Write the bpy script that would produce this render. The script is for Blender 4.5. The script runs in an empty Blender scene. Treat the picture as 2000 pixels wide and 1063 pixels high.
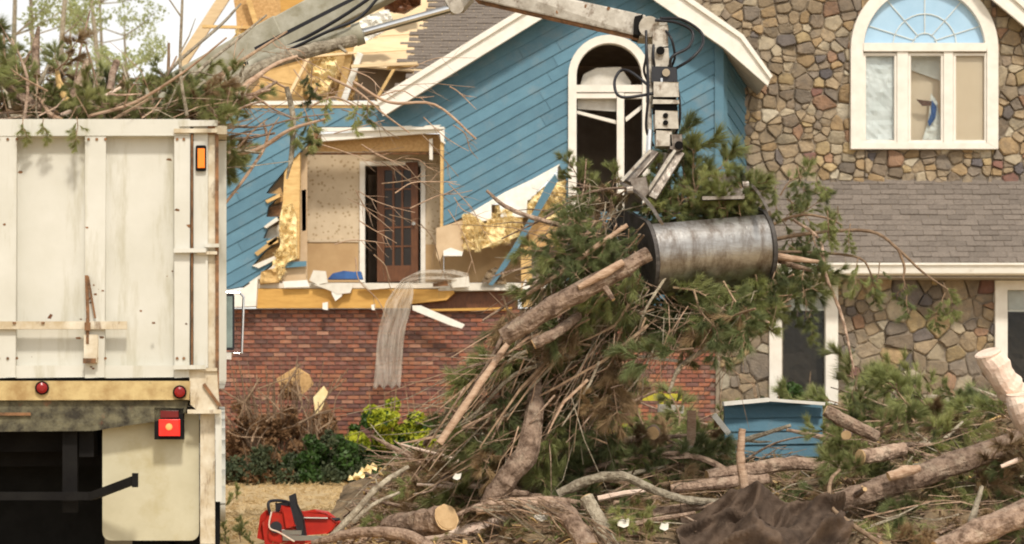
import bpy, math, random
import numpy as np
from mathutils import Vector, Matrix, Euler, geometry
from mathutils import noise as mnoise

sc = bpy.context.scene
col = sc.collection
R = math.radians
F, CZ, HY = 3700.0, 1.15, 800.0      # focal length in photo pixels, eye height, horizon row

# ------------------------------------------------------------ camera, sky, sun, exposure
cam_d = bpy.data.cameras.new('camera'); cam = bpy.data.objects.new('camera', cam_d); col.objects.link(cam)
cam.location = (0, 0, CZ); cam.rotation_euler = (R(90), 0, 0)
cam_d.sensor_width = 36; cam_d.lens = 36 * F / 2000; cam_d.shift_y = (HY - 531.5) / 2000
cam_d.clip_start = 0.1; cam_d.clip_end = 2000
cam_d.dof.use_dof = True; cam_d.dof.focus_distance = 15.5; cam_d.dof.aperture_fstop = 3.4
sc.camera = cam

SUN_EL, SUN_AZ = R(50), R(166)        # azimuth clockwise from +Y (the viewing direction)
w = bpy.data.worlds.new('World'); sc.world = w; w.use_nodes = True
nt = w.node_tree; nt.nodes.clear()
sky = nt.nodes.new('ShaderNodeTexSky'); sky.sky_type = 'NISHITA'; sky.sun_disc = False
sky.sun_elevation = SUN_EL; sky.sun_rotation = SUN_AZ
sky.air_density = 1.0; sky.dust_density = 1.2; sky.ozone_density = 0.6
hs = nt.nodes.new('ShaderNodeHueSaturation'); hs.inputs['Saturation'].default_value = 0.13
mulc = nt.nodes.new('ShaderNodeMixRGB'); mulc.blend_type = 'MULTIPLY'; mulc.inputs[0].default_value = 1
mulc.inputs[2].default_value = (1.0, 0.97, 0.915, 1)
bg = nt.nodes.new('ShaderNodeBackground'); bg.inputs[1].default_value = 0.145
ow = nt.nodes.new('ShaderNodeOutputWorld')
nt.links.new(sky.outputs[0], hs.inputs['Color']); nt.links.new(hs.outputs[0], mulc.inputs[1])
nt.links.new(mulc.outputs[0], bg.inputs[0]); nt.links.new(bg.outputs[0], ow.inputs[0])
sun_d = bpy.data.lights.new('sun', 'SUN'); sun = bpy.data.objects.new('sun', sun_d); col.objects.link(sun)
sun_d.energy = 2.2; sun_d.angle = R(6); sun_d.color = (1, 0.93, 0.82)
sdir = Vector((math.sin(SUN_AZ) * math.cos(SUN_EL), math.cos(SUN_AZ) * math.cos(SUN_EL), math.sin(SUN_EL)))
sun.rotation_euler = sdir.to_track_quat('Z', 'Y').to_euler()
vs = sc.view_settings
vs.view_transform = 'Standard'; vs.look = 'None'; vs.gamma = 1; vs.use_curve_mapping = False
vs.exposure = 0.4
sc.cycles.filter_width = 1.9
sc.cycles.max_bounces = 6; sc.cycles.transparent_max_bounces = 8

# ------------------------------------------------------------ helpers
def P(px, py, Y):
    return Vector(((px - 1000) * Y / F, Y, CZ + (HY - py) * Y / F))

def tag(o, label=None, cat=None, group=None, kind=None, category=None):
    cat = cat or category
    if label: o['label'] = label
    if cat: o['category'] = cat
    if group: o['group'] = group
    if kind: o['kind'] = kind
    return o

def wpos(o):
    v = Vector((0, 0, 0))
    while o is not None:
        v = v + Vector(o.location); o = o.parent
    return v

def thing(name, label, cat, loc=(0, 0, 0), group=None, kind=None):
    o = bpy.data.objects.new(name, None); col.objects.link(o); o.location = loc
    o.empty_display_size = 0.2
    return tag(o, label, cat, group, kind)

def place(name, me, parent, loc, rot=None, scale=None):
    o = bpy.data.objects.new(name, me); col.objects.link(o)
    o.parent = parent
    o.location = Vector(loc) - (wpos(parent) if parent else Vector((0, 0, 0)))
    if rot is not None: o.rotation_euler = rot
    if scale is not None: o.scale = scale
    return o

class MB:
    def __init__(s): s.v = []; s.f = []; s.m = []
    def add(s, vs_, fs, mi=0):
        b = len(s.v); s.v.extend([tuple(v) for v in vs_])
        for f in fs: s.f.append(tuple(b + i for i in f)); s.m.append(mi)
    def box(s, c, size, rot=None, mi=0, taper=1.0):
        c = Vector(c); hx, hy, hz = size[0] / 2, size[1] / 2, size[2] / 2
        vv = []
        for z in (-hz, hz):
            k = taper if z > 0 else 1
            for x, y in ((-hx, -hy), (hx, -hy), (hx, hy), (-hx, hy)): vv.append(Vector((x * k, y * k, z)))
        if rot is not None:
            M = rot.to_matrix() if isinstance(rot, Euler) else rot
            vv = [M @ v for v in vv]
        s.add([c + v for v in vv], [(3, 2, 1, 0), (4, 5, 6, 7), (0, 1, 5, 4), (1, 2, 6, 5), (2, 3, 7, 6), (3, 0, 4, 7)], mi)
        return s
    def bar(s, p0, p1, w, h, up=(0, 0, 1), mi=0, w1=None, h1=None):
        p0, p1 = Vector(p0), Vector(p1); d = (p1 - p0).normalized(); up = Vector(up)
        a = d.cross(up)
        if a.length < 1e-4: a = d.cross(Vector((0, 1, 0)))
        a.normalize(); b = a.cross(d).normalized()
        w1 = w if w1 is None else w1; h1 = h if h1 is None else h1
        vv = []
        for p, ww, hh in ((p0, w, h), (p1, w1, h1)):
            for x, y in ((-1, -1), (1, -1), (1, 1), (-1, 1)): vv.append(p + a * (x * ww / 2) + b * (y * hh / 2))
        s.add(vv, [(3, 2, 1, 0), (4, 5, 6, 7), (0, 1, 5, 4), (1, 2, 6, 5), (2, 3, 7, 6), (3, 0, 4, 7)], mi)
        return s
    def tube(s, pts, rad, n=8, mi=0, cap_mi=None, jit=0.0, rng=random):
        pts = [Vector(p) for p in pts]
        if not hasattr(rad, '__len__'): rad = [rad] * len(pts)
        t = (pts[1] - pts[0]).normalized(); a = t.orthogonal().normalized(); rings = []
        for i, p in enumerate(pts):
            t = ((pts[min(i + 1, len(pts) - 1)] - pts[max(i - 1, 0)])).normalized()
            a = (a - t * a.dot(t)).normalized(); b = t.cross(a)
            rings.append([p + (a * math.cos(2 * math.pi * k / n) + b * math.sin(2 * math.pi * k / n)) * rad[i] * (1 + rng.uniform(-jit, jit)) for k in range(n)])
        vv = [v for r in rings for v in r]; fs = []
        for i in range(len(pts) - 1):
            for k in range(n):
                fs.append((i * n + k, i * n + (k + 1) % n, (i + 1) * n + (k + 1) % n, (i + 1) * n + k))
        s.add(vv, fs, mi)
        cm = mi if cap_mi is None else cap_mi
        s.add(rings[0], [tuple(range(n))[::-1]], cm); s.add(rings[-1], [tuple(range(n))], cm)
        return s
    def prism(s, poly, d, mi=0):
        """poly: world points of a planar outline; extruded by vector d"""
        poly = [Vector(p) for p in poly]; d = Vector(d); n = len(poly)
        s.add(poly + [p + d for p in poly], [], mi)
        b = len(s.v) - 2 * n
        for t in geometry.tessellate_polygon([poly]):
            s.f.append(tuple(b + i for i in t)); s.m.append(mi)
            s.f.append(tuple(b + n + i for i in t[::-1])); s.m.append(mi)
        for i in range(n):
            j = (i + 1) % n
            s.f.append((b + i, b + j, b + n + j, b + n + i)); s.m.append(mi)
        return s
    def mesh(s, name, mats, origin=(0, 0, 0), smooth=False):
        me = bpy.data.meshes.new(name); o = Vector(origin)
        vv = [(v[0] - o.x, v[1] - o.y, v[2] - o.z) for v in s.v] if o.length else s.v
        me.from_pydata(vv, [], s.f)
        if not isinstance(mats, (list, tuple)): mats = [mats]
        for m in mats: me.materials.append(m)
        if len(mats) > 1: me.polygons.foreach_set('material_index', s.m)
        if smooth: me.polygons.foreach_set('use_smooth', [True] * len(s.f))
        me.update()
        return me
    def build(s, name, mats, parent=None, smooth=False, local=False, bevel=0, **kw):
        xs = list(zip(*s.v))
        rt = parent
        while rt is not None and rt.parent is not None: rt = rt.parent
        if local or (rt is not None and rt.rotation_euler.z != 0):      # built in its thing's own frame
            o = Vector((0, 0, 0))
        elif parent is not None: o = wpos(parent)
        else: o = Vector(((min(xs[0]) + max(xs[0])) / 2, (min(xs[1]) + max(xs[1])) / 2, min(xs[2])))
        me = s.mesh(name, mats, o, smooth)
        ob = bpy.data.objects.new(name, me); col.objects.link(ob)
        if parent is not None: ob.parent = parent
        elif not local: ob.location = o
        if bevel:
            bv = ob.modifiers.new('bevel', 'BEVEL'); bv.width = bevel; bv.segments = 2; bv.limit_method = 'ANGLE'
        if kw: tag(ob, **kw)
        return ob

def curve(pts, n=5):
    """Catmull-Rom through points"""
    pts = [Vector(p) for p in pts]; q = [pts[0] * 2 - pts[1]] + pts + [pts[-1] * 2 - pts[-2]]; out = []
    for i in range(1, len(q) - 2):
        for k in range(n):
            t = k / n; a, b, c, d = q[i - 1], q[i], q[i + 1], q[i + 2]
            out.append(0.5 * ((2 * b) + (c - a) * t + (2 * a - 5 * b + 4 * c - d) * t * t + (3 * b - a - 3 * c + d) * t ** 3))
    out.append(pts[-1]); return out

def interp(rs, m):
    return [float(x) for x in np.interp(np.linspace(0, 1, m), np.linspace(0, 1, len(rs)), rs)]

# ------------------------------------------------------------ materials
def mat(name, c1, c2=None, scale=8.0, rough=0.8, bump=0.0, bscale=None, metallic=0.0, detail=6, contrast=(0.35, 0.65),
        stretch=None, c3=None, rnd=0.0, stain=None, coord='Object', spec=0.3, emit=None, trans=0.0, clear=0.0):
    m = bpy.data.materials.new(name); m.use_nodes = True
    n = m.node_tree; L = n.links; b = n.nodes['Principled BSDF']
    b.inputs['Roughness'].default_value = rough; b.inputs['Metallic'].default_value = metallic
    b.inputs['Specular IOR Level'].default_value = spec
    tc = n.nodes.new('ShaderNodeTexCoord'); src = tc.outputs[coord]
    oi = n.nodes.new('ShaderNodeObjectInfo')
    if stretch or rnd:
        mp = n.nodes.new('ShaderNodeMapping'); L.new(src, mp.inputs[0])
        if stretch: mp.inputs['Scale'].default_value = stretch
        if rnd:
            cx = n.nodes.new('ShaderNodeMath'); cx.operation = 'MULTIPLY'; cx.inputs[1].default_value = 50
            L.new(oi.outputs['Random'], cx.inputs[0]); L.new(cx.outputs[0], mp.inputs['Location'])
        src = mp.outputs[0]
    nz = n.nodes.new('ShaderNodeTexNoise'); nz.inputs['Scale'].default_value = scale; nz.inputs['Detail'].default_value = detail
    nz.inputs['Roughness'].default_value = 0.62
    L.new(src, nz.inputs['Vector'])
    if c2 is None: c2 = tuple(x * 0.8 for x in c1)
    rp = n.nodes.new('ShaderNodeValToRGB'); rp.color_ramp.elements[0].position = contrast[0]; rp.color_ramp.elements[1].position = contrast[1]
    rp.color_ramp.elements[0].color = (*c2, 1); rp.color_ramp.elements[1].color = (*c1, 1)
    if c3:
        e = rp.color_ramp.elements.new((contrast[0] + contrast[1]) / 2); e.color = (*c3, 1)
    L.new(nz.outputs[0], rp.inputs[0]); out = rp.outputs[0]
    if stain:      # (colour, scale, low, high, stretch)
        n2 = n.nodes.new('ShaderNodeTexNoise'); n2.inputs['Scale'].default_value = stain[1]; n2.inputs['Detail'].default_value = 8
        n2.inputs['Roughness'].default_value = 0.7
        mp2 = n.nodes.new('ShaderNodeMapping'); L.new(tc.outputs[coord], mp2.inputs[0])
        if len(stain) > 4: mp2.inputs['Scale'].default_value = stain[4]
        mp2.inputs['Location'].default_value = (3.1, 7.7, 1.3)
        L.new(mp2.outputs[0], n2.inputs['Vector'])
        mr = n.nodes.new('ShaderNodeMapRange'); mr.inputs[1].default_value = stain[2]; mr.inputs[2].default_value = stain[3]
        L.new(n2.outputs[0], mr.inputs[0])
        mx = n.nodes.new('ShaderNodeMixRGB'); L.new(mr.outputs[0], mx.inputs[0]); L.new(out, mx.inputs[1])
        mx.inputs[2].default_value = (*stain[0], 1); out = mx.outputs[0]
    if rnd:
        hv = n.nodes.new('ShaderNodeHueSaturation'); mr = n.nodes.new('ShaderNodeMapRange')
        mr.inputs[3].default_value = 1 - rnd; mr.inputs[4].default_value = 1 + rnd
        L.new(oi.outputs['Random'], mr.inputs[0]); L.new(mr.outputs[0], hv.inputs['Value']); L.new(out, hv.inputs['Color']); out = hv.outputs[0]
    L.new(out, b.inputs['Base Color'])
    if bump:
        nb = n.nodes.new('ShaderNodeTexNoise'); nb.inputs['Scale'].default_value = bscale or scale * 3; nb.inputs['Detail'].default_value = 5
        L.new(src, nb.inputs['Vector'])
        bp = n.nodes.new('ShaderNodeBump'); bp.inputs['Strength'].default_value = min(1, bump); bp.inputs['Distance'].default_value = 0.02
        L.new(nb.outputs[0], bp.inputs['Height']); L.new(bp.outputs[0], b.inputs['Normal'])
    if emit: b.inputs['Emission Color'].default_value = (*emit[:3], 1); b.inputs['Emission Strength'].default_value = emit[3]
    if trans:
        b.inputs['Subsurface Weight'].default_value = 0
        tr = n.nodes.new('ShaderNodeBsdfTranslucent'); L.new(out, tr.inputs['Color'])
        ms = n.nodes.new('ShaderNodeMixShader'); ms.inputs[0].default_value = trans
        o = n.nodes['Material Output']; L.new(b.outputs[0], ms.inputs[1]); L.new(tr.outputs[0], ms.inputs[2]); L.new(ms.outputs[0], o.inputs[0])
    if clear:      # loose weave that lets light and view through
        o = n.nodes['Material Output']; s0 = o.inputs[0].links[0].from_socket; tb = n.nodes.new('ShaderNodeBsdfTransparent'); mc = n.nodes.new('ShaderNodeMixShader')
        mc.inputs[0].default_value = clear; L.new(s0, mc.inputs[1]); L.new(tb.outputs[0], mc.inputs[2]); L.new(mc.outputs[0], o.inputs[0])
    return m

M = {}
M['blue'] = mat('blue_siding_paint', (0.105, 0.215, 0.285), (0.088, 0.185, 0.25), 3.5, 0.7, 0.25, 30, rnd=0.1, stain=((0.17, 0.23, 0.26), 2.2, 0.52, 0.8))
M['sheath'] = mat('grey_sheathing', (0.10, 0.15, 0.19), (0.07, 0.11, 0.14), 5)
M['white'] = mat('white_trim_paint', (0.80, 0.77, 0.70), (0.72, 0.68, 0.60), 6, 0.6, 0.1, 30, stain=((0.42, 0.37, 0.29), 4, 0.62, 0.85))
M['cream'] = mat('cream_window_paint', (0.78, 0.74, 0.66), (0.70, 0.65, 0.57), 5, 0.5)
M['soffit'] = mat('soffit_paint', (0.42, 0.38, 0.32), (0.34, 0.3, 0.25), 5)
M['mortar'] = mat('stone_mortar', (0.33, 0.27, 0.2), (0.21, 0.17, 0.125), 14, 0.95, 0.5, 60)
M['bmortar'] = mat('brick_mortar', (0.23, 0.165, 0.13), (0.17, 0.12, 0.095), 14, 0.95, 0.4, 60)
M['shingle'] = mat('brown_shingle', (0.22, 0.183, 0.152), (0.145, 0.12, 0.1), 30, 0.95, 0.6, 120, rnd=0.14)
M['deck'] = mat('roof_decking', (0.78, 0.60, 0.37), (0.66, 0.49, 0.29), 3, 0.85, stretch=(1, 1, 5), rnd=0.1)
M['lumber'] = mat('framing_lumber', (0.68, 0.46, 0.2), (0.52, 0.33, 0.13), 5, 0.8, 0.2, stretch=(1, 1, 4), rnd=0.15, stain=((0.3, 0.18, 0.08), 3, 0.6, 0.8))
M['beam'] = mat('yellow_rim_beam', (0.62, 0.36, 0.1), (0.5, 0.27, 0.07), 3, 0.75, 0.2, stretch=(1, 1, 5), stain=((0.25, 0.13, 0.05), 4, 0.6, 0.85))
M['osb'] = mat('osb_board', (0.6, 0.38, 0.17), (0.43, 0.25, 0.1), 22, 0.85, 0.2, rnd=0.1)
M['insul'] = mat('yellow_insulation', (0.92, 0.78, 0.45), (0.76, 0.57, 0.27), 7, 1.0, 0.3, 40, rnd=0.08, spec=0.0)
M['drywall'] = mat('torn_drywall', (0.74, 0.7, 0.62), (0.6, 0.55, 0.46), 5, 0.9, 0.2)
M['foil'] = mat('white_house_sheet', (0.86, 0.85, 0.8), (0.75, 0.72, 0.64), 6, 0.7, 0.3)
M['tan'] = mat('tan_wainscot', (0.46, 0.305, 0.155), (0.4, 0.255, 0.125), 4, 0.8)
M['tanlight'] = mat('tan_drywall_face', (0.6, 0.45, 0.29), (0.5, 0.36, 0.22), 3, 0.85)
M['doorwood'] = mat('brown_door_wood', (0.15, 0.06, 0.026), (0.095, 0.038, 0.017), 6, 0.45, stretch=(4, 4, 1))
M['dark'] = mat('dark_interior', (0.42, 0.34, 0.27), (0.3, 0.24, 0.19), 4)
M['room'] = mat('room_plaster', (0.33, 0.27, 0.2), (0.28, 0.22, 0.16), 3)
M['glassdark'] = mat('dark_pane', (0.03, 0.024, 0.02), (0.02, 0.016, 0.013), 2, 0.25, spec=0.25)
M['curtain'] = mat('dark_curtain', (0.05, 0.034, 0.02), (0.02, 0.014, 0.009), 9, 0.9, stretch=(3, 3, 0.3))
M['blind'] = mat('white_blind', (0.62, 0.6, 0.55), (0.5, 0.47, 0.42), 6, 0.8)
M['skyglass'] = mat('sky_reflection_blue', (0.38, 0.56, 0.72), (0.32, 0.5, 0.66), 2, 0.25)  # reflected sky painted into the opaque pane as pale blue
M['bark'] = mat('pine_bark', (0.42, 0.30, 0.22), (0.12, 0.075, 0.05), 14, 0.95, 1.0, 45, rnd=0.3, c3=(0.29, 0.2, 0.145), stain=((0.5, 0.4, 0.3), 6, 0.54, 0.72))
M['greybark'] = mat('grey_bark', (0.46, 0.4, 0.3), (0.19, 0.15, 0.105), 16, 0.95, 1.0, 45, rnd=0.2)
M['peel'] = mat('peeled_wood', (0.52, 0.37, 0.26), (0.34, 0.21, 0.135), 10, 0.8, 0.5, 30, rnd=0.12, stretch=(1, 1, 3))
M['palewood'] = mat('fresh_pale_wood', (0.86, 0.7, 0.58), (0.72, 0.53, 0.42), 7, 0.75, 0.6, 25)
M['endgrain'] = mat('sawn_end_grain', (0.66, 0.46, 0.25), (0.5, 0.33, 0.17), 8, 0.85, 0.3, rnd=0.12)
M['twig'] = mat('twig_bark', (0.34, 0.235, 0.15), (0.17, 0.11, 0.07), 20, 0.9, rnd=0.3)
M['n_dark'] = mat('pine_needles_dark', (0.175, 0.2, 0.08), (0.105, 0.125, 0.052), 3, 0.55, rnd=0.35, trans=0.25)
M['n_mid'] = mat('pine_needles_mid', (0.32, 0.34, 0.13), (0.2, 0.22, 0.08), 3, 0.55, rnd=0.3, trans=0.3)
M['n_light'] = mat('pine_needles_light', (0.42, 0.42, 0.17), (0.28, 0.3, 0.11), 3, 0.55, rnd=0.3, trans=0.3)
M['n_brown'] = mat('pine_needles_brown', (0.36, 0.25, 0.13), (0.2, 0.13, 0.07), 4, 0.8, rnd=0.3, trans=0.2)
M['straw'] = mat('straw_blades', (0.6, 0.44, 0.23), (0.44, 0.31, 0.15), 5, 0.9)
M['ground'] = mat('straw_ground', (0.56, 0.42, 0.235), (0.42, 0.3, 0.155), 2.2, 0.95, 0.6, 30, coord='Object', stain=((0.27, 0.19, 0.1), 1.1, 0.56, 0.75))
M['litter'] = mat('debris_litter', (0.28, 0.2, 0.12), (0.1, 0.072, 0.045), 5, 0.95, 1.0, 25, stain=((0.4, 0.29, 0.16), 3, 0.55, 0.75))
M['truck'] = mat('truck_white_paint', (0.62, 0.605, 0.545), (0.54, 0.525, 0.455), 1.8, 0.5, 0.06, 10,
                 stain=((0.32, 0.28, 0.15), 2.6, 0.53, 0.86, (2.6, 2.6, 0.4)))
M['truckdirt'] = mat('truck_grimy_paint', (0.66, 0.6, 0.48), (0.46, 0.37, 0.24), 7, 0.7, 0.2, 30, stain=((0.17, 0.1, 0.055), 9, 0.56, 0.72, (3, 3, 0.6)))
M['rust'] = mat('rusty_steel', (0.3, 0.15, 0.07), (0.1, 0.06, 0.035), 12, 0.9, 0.4)
M['tanbeam'] = mat('dirty_yellow_beam', (0.55, 0.42, 0.2), (0.34, 0.22, 0.09), 8, 0.7, 0.2, stain=((0.12, 0.07, 0.035), 6, 0.58, 0.75))
M['grime'] = mat('grimy_chassis', (0.16, 0.145, 0.09), (0.035, 0.03, 0.022), 13, 0.85, 0.6, 30, stain=((0.32, 0.1, 0.05), 3, 0.6, 0.75))
M['black'] = mat('black_steel', (0.012, 0.011, 0.01), (0.007, 0.006, 0.006), 6, 0.8, spec=0.12)
M['rubber'] = mat('black_rubber', (0.012, 0.012, 0.012), (0.008, 0.008, 0.008), 8, 0.9, spec=0.1)
M['flap'] = mat('cream_mud_flap', (0.56, 0.52, 0.38), (0.46, 0.42, 0.29), 2, 0.6, stain=((0.36, 0.29, 0.13), 1.6, 0.5, 0.8))
M['redlens'] = mat('red_lens', (0.3, 0.012, 0.01), (0.2, 0.01, 0.01), 10, 0.2)
M['redref'] = mat('dull_red_reflector', (0.16, 0.012, 0.01), None, 10, 0.3)
M['redlit'] = mat('lit_red_lens', (0.8, 0.03, 0.02), (0.7, 0.02, 0.01), 10, 0.2, emit=(1, 0.012, 0.008, 0.5))
M['redcore'] = mat('lit_red_bulb', (0.9, 0.3, 0.1), None, 10, 0.2, emit=(1, 0.1, 0.03, 1.6))
M['amber'] = mat('lit_amber_lens', (0.6, 0.16, 0.015), (0.55, 0.14, 0.015), 10, 0.2, emit=(1, 0.22, 0.01, 0.5))
M['boom'] = mat('boom_worn_paint', (0.6, 0.56, 0.49), (0.4, 0.36, 0.3), 9, 0.6, 0.2, stain=((0.15, 0.1, 0.065), 9, 0.52, 0.68))
M['boomold'] = mat('boom_mossy_paint', (0.46, 0.44, 0.36), (0.3, 0.28, 0.2), 5, 0.7, 0.3, stain=((0.2, 0.17, 0.08), 4, 0.55, 0.75))
M['chrome'] = mat('chrome_rod', (0.78, 0.78, 0.78), (0.62, 0.62, 0.62), 6, 0.22, metallic=1.0)
M['grapple'] = mat('worn_grapple_steel', (0.33, 0.29, 0.25), (0.13, 0.1, 0.08), 10, 0.42, 0.3, metallic=0.55, stain=((0.55, 0.52, 0.48), 7, 0.57, 0.72))
M['bucket'] = mat('polished_bucket_steel', (0.44, 0.425, 0.405), (0.28, 0.26, 0.24), 4, 0.3, 0.15, 40, metallic=0.9, stretch=(1, 1, 4),
                  stain=((0.12, 0.085, 0.06), 3.4, 0.44, 0.7, (3, 3, 0.8)))
M['hose'] = mat('black_hose', (0.018, 0.018, 0.022), None, 5, 0.4)
M['sawred'] = mat('red_plastic', (0.55, 0.035, 0.02), (0.42, 0.025, 0.018), 8, 0.3, stain=((0.3, 0.1, 0.06), 14, 0.58, 0.75))
M['sawblack'] = mat('black_plastic', (0.03, 0.03, 0.035), None, 8, 0.4)
M['steel'] = mat('bare_steel', (0.5, 0.5, 0.48), (0.4, 0.4, 0.38), 8, 0.35, metallic=1.0)
M['tarp'] = mat('brown_tarp_cloth', (0.12, 0.08, 0.055), (0.06, 0.04, 0.028), 5, 0.85, 0.4, 60, stain=((0.27, 0.2, 0.14), 4, 0.6, 0.8))
M['wrap'] = mat('grey_house_wrap', (0.72, 0.66, 0.57), (0.56, 0.5, 0.42), 9, 0.8, 0.3, stretch=(2, 2, 0.5), trans=0.3, clear=0.62)
M['clothblue'] = mat('blue_cloth', (0.05, 0.13, 0.34), (0.03, 0.07, 0.2), 5, 0.8)
M['yellow'] = mat('yellow_paint', (0.62, 0.55, 0.05), (0.5, 0.42, 0.04), 6, 0.6)
M['leafy'] = mat('yellow_green_leaves', (0.62, 0.62, 0.06), (0.36, 0.42, 0.04), 5, 0.5, trans=0.35)
M['leafg'] = mat('green_leaves', (0.07, 0.13, 0.025), (0.035, 0.075, 0.018), 5, 0.5, trans=0.3)
M['leafd'] = mat('dark_hedge_leaves', (0.085, 0.10, 0.045), (0.04, 0.055, 0.026), 6, 0.7, trans=0.2)
M['leafb'] = mat('dead_brown_leaves', (0.3, 0.17, 0.08), (0.16, 0.085, 0.04), 6, 0.8, trans=0.2)
M['leafp'] = mat('haze_paled_leaves', (0.5, 0.54, 0.28), (0.36, 0.4, 0.18), 3, 0.7, trans=0.5)  # haze and overexposure of the far trees mixed into the leaf colour
M['mirrorglass'] = mat('mirror_glass', (0.3, 0.36, 0.33), (0.16, 0.2, 0.18), 3, 0.15, metallic=0.6)
# stone and brick colours
STONE = [mat('fieldstone', c, tuple(x * 0.72 for x in c), 7, 0.9, 0.8, 30, rnd=0.22, stain=(tuple(min(1, x * 0.45 + 0.03) for x in c), 6, 0.48, 0.7)) for c in
         [(0.33, 0.25, 0.16), (0.30, 0.235, 0.16), (0.40, 0.33, 0.23), (0.25, 0.195, 0.14), (0.35, 0.245, 0.135), (0.22, 0.18, 0.14),
          (0.46, 0.4, 0.3), (0.16, 0.135, 0.12), (0.31, 0.19, 0.12), (0.13, 0.115, 0.115), (0.40, 0.30, 0.165), (0.21, 0.11, 0.085)]]
STONEW = [15, 15, 12, 13, 10, 10, 5, 4, 5, 2.5, 6, 1]
BRICK = [mat('brick_face', c, tuple(x * 0.7 for x in c), 12, 0.9, 0.4, 50, rnd=0.24, stain=((0.3, 0.2, 0.16), 3, 0.55, 0.8)) for c in
         [(0.26, 0.10, 0.066), (0.31, 0.115, 0.066), (0.21, 0.085, 0.062), (0.35, 0.15, 0.085), (0.17, 0.085, 0.07), (0.40, 0.20, 0.13)]]

# wallpaper: small repeating sprigs in print
def wallpaper():
    m = mat('sprigged_wallpaper', (0.58, 0.47, 0.33), (0.5, 0.395, 0.27), 3, 0.85)
    n = m.node_tree; L = n.links; b = n.nodes['Principled BSDF']
    tc = n.nodes.new('ShaderNodeTexCoord'); vo = n.nodes.new('ShaderNodeTexVoronoi'); vo.inputs['Scale'].default_value = 13
    L.new(tc.outputs['Object'], vo.inputs['Vector'])
    lt = n.nodes.new('ShaderNodeMapRange'); lt.inputs[1].default_value = 0.2; lt.inputs[2].default_value = 0.34; lt.inputs[3].default_value = 1; lt.inputs[4].default_value = 0
    L.new(vo.outputs['Distance'], lt.inputs[0])
    mx = n.nodes.new('ShaderNodeMixRGB'); L.new(lt.outputs[0], mx.inputs[0])
    old = b.inputs['Base Color'].links[0].from_socket
    L.new(old, mx.inputs[1]); mx.inputs[2].default_value = (0.36, 0.26, 0.15, 1); L.new(mx.outputs[0], b.inputs['Base Color'])
    return m
M['paper'] = wallpaper()

# ------------------------------------------------------------ planes and clipped regions
class Plane:
    """O + u*U + v*V, outward normal N"""
    def __init__(s, O, U, V):
        s.O = Vector(O); s.U = Vector(U).normalized(); s.V = Vector(V).normalized(); s.N = s.U.cross(s.V).normalized()
    def px(s, px, py):
        c = Vector((0, 0, CZ)); d = Vector(((px - 1000) / F, 1, (HY - py) / F))
        t = (s.O - c).dot(s.N) / d.dot(s.N); q = c + d * t - s.O
        return (q.dot(s.U), q.dot(s.V))
    def W(s, u, v, w=0.0): return s.O + s.U * u + s.V * v + s.N * w

def front(Y): return Plane((0, Y, 0), (1, 0, 0), (0, 0, 1))   # N = (0,-1,0): towards the camera

def region(plane, loops):
    """loops in photo pixels -> list of triangles in uv"""
    uv = [[plane.px(*p) for p in lp] for lp in loops]
    flat = [p for lp in uv for p in lp]
    return [[flat[i] for i in t] for t in geometry.tessellate_polygon([[Vector((a, b, 0)) for a, b in lp] for lp in uv])]

def clip(poly, a, b, c):
    """keep a*u+b*v<=c"""
    out = []
    for i in range(len(poly)):
        p, q = poly[i], poly[(i + 1) % len(poly)]
        dp, dq = a * p[0] + b * p[1] - c, a * q[0] + b * q[1] - c
        if dp <= 0: out.append(p)
        if dp * dq < 0:
            t = dp / (dp - dq); out.append((p[0] + (q[0] - p[0]) * t, p[1] + (q[1] - p[1]) * t))
    return out

def key(p): return (round(p[0], 4), round(p[1], 4))

def solid(mb, plane, polys, wf, wb, mi=0):
    """front faces at w=wf(u,v), sides down to wb"""
    cnt = {}
    for poly in polys:
        mb.add([plane.W(p[0], p[1], wf(*p)) for p in poly], [tuple(range(len(poly)))], mi)
        for i in range(len(poly)):
            a, b = key(poly[i]), key(poly[(i + 1) % len(poly)]); k = (min(a, b), max(a, b))
            cnt[k] = cnt.get(k, 0) + 1
    for (a, b), c in cnt.items():
        if c == 1 and a != b:
            mb.add([plane.W(*a, wf(*a)), plane.W(*b, wf(*b)), plane.W(*b, wb), plane.W(*a, wb)], [(0, 1, 2, 3)], mi)

def orient(poly):
    A = sum(poly[i][0] * poly[(i + 1) % len(poly)][1] - poly[(i + 1) % len(poly)][0] * poly[i][1] for i in range(len(poly)))
    return poly if A > 0 else poly[::-1]

def slab(name, plane, loops, w0, w1, m, parent=None, **kw):
    """a wall or panel: outline in pixels, from depth w0 (back) to w1 (front)"""
    mb = MB(); solid(mb, plane, [orient(t) for t in region(plane, loops)], lambda u, v: w1, w0)
    return mb.build(name, m, parent, **kw)

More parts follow.
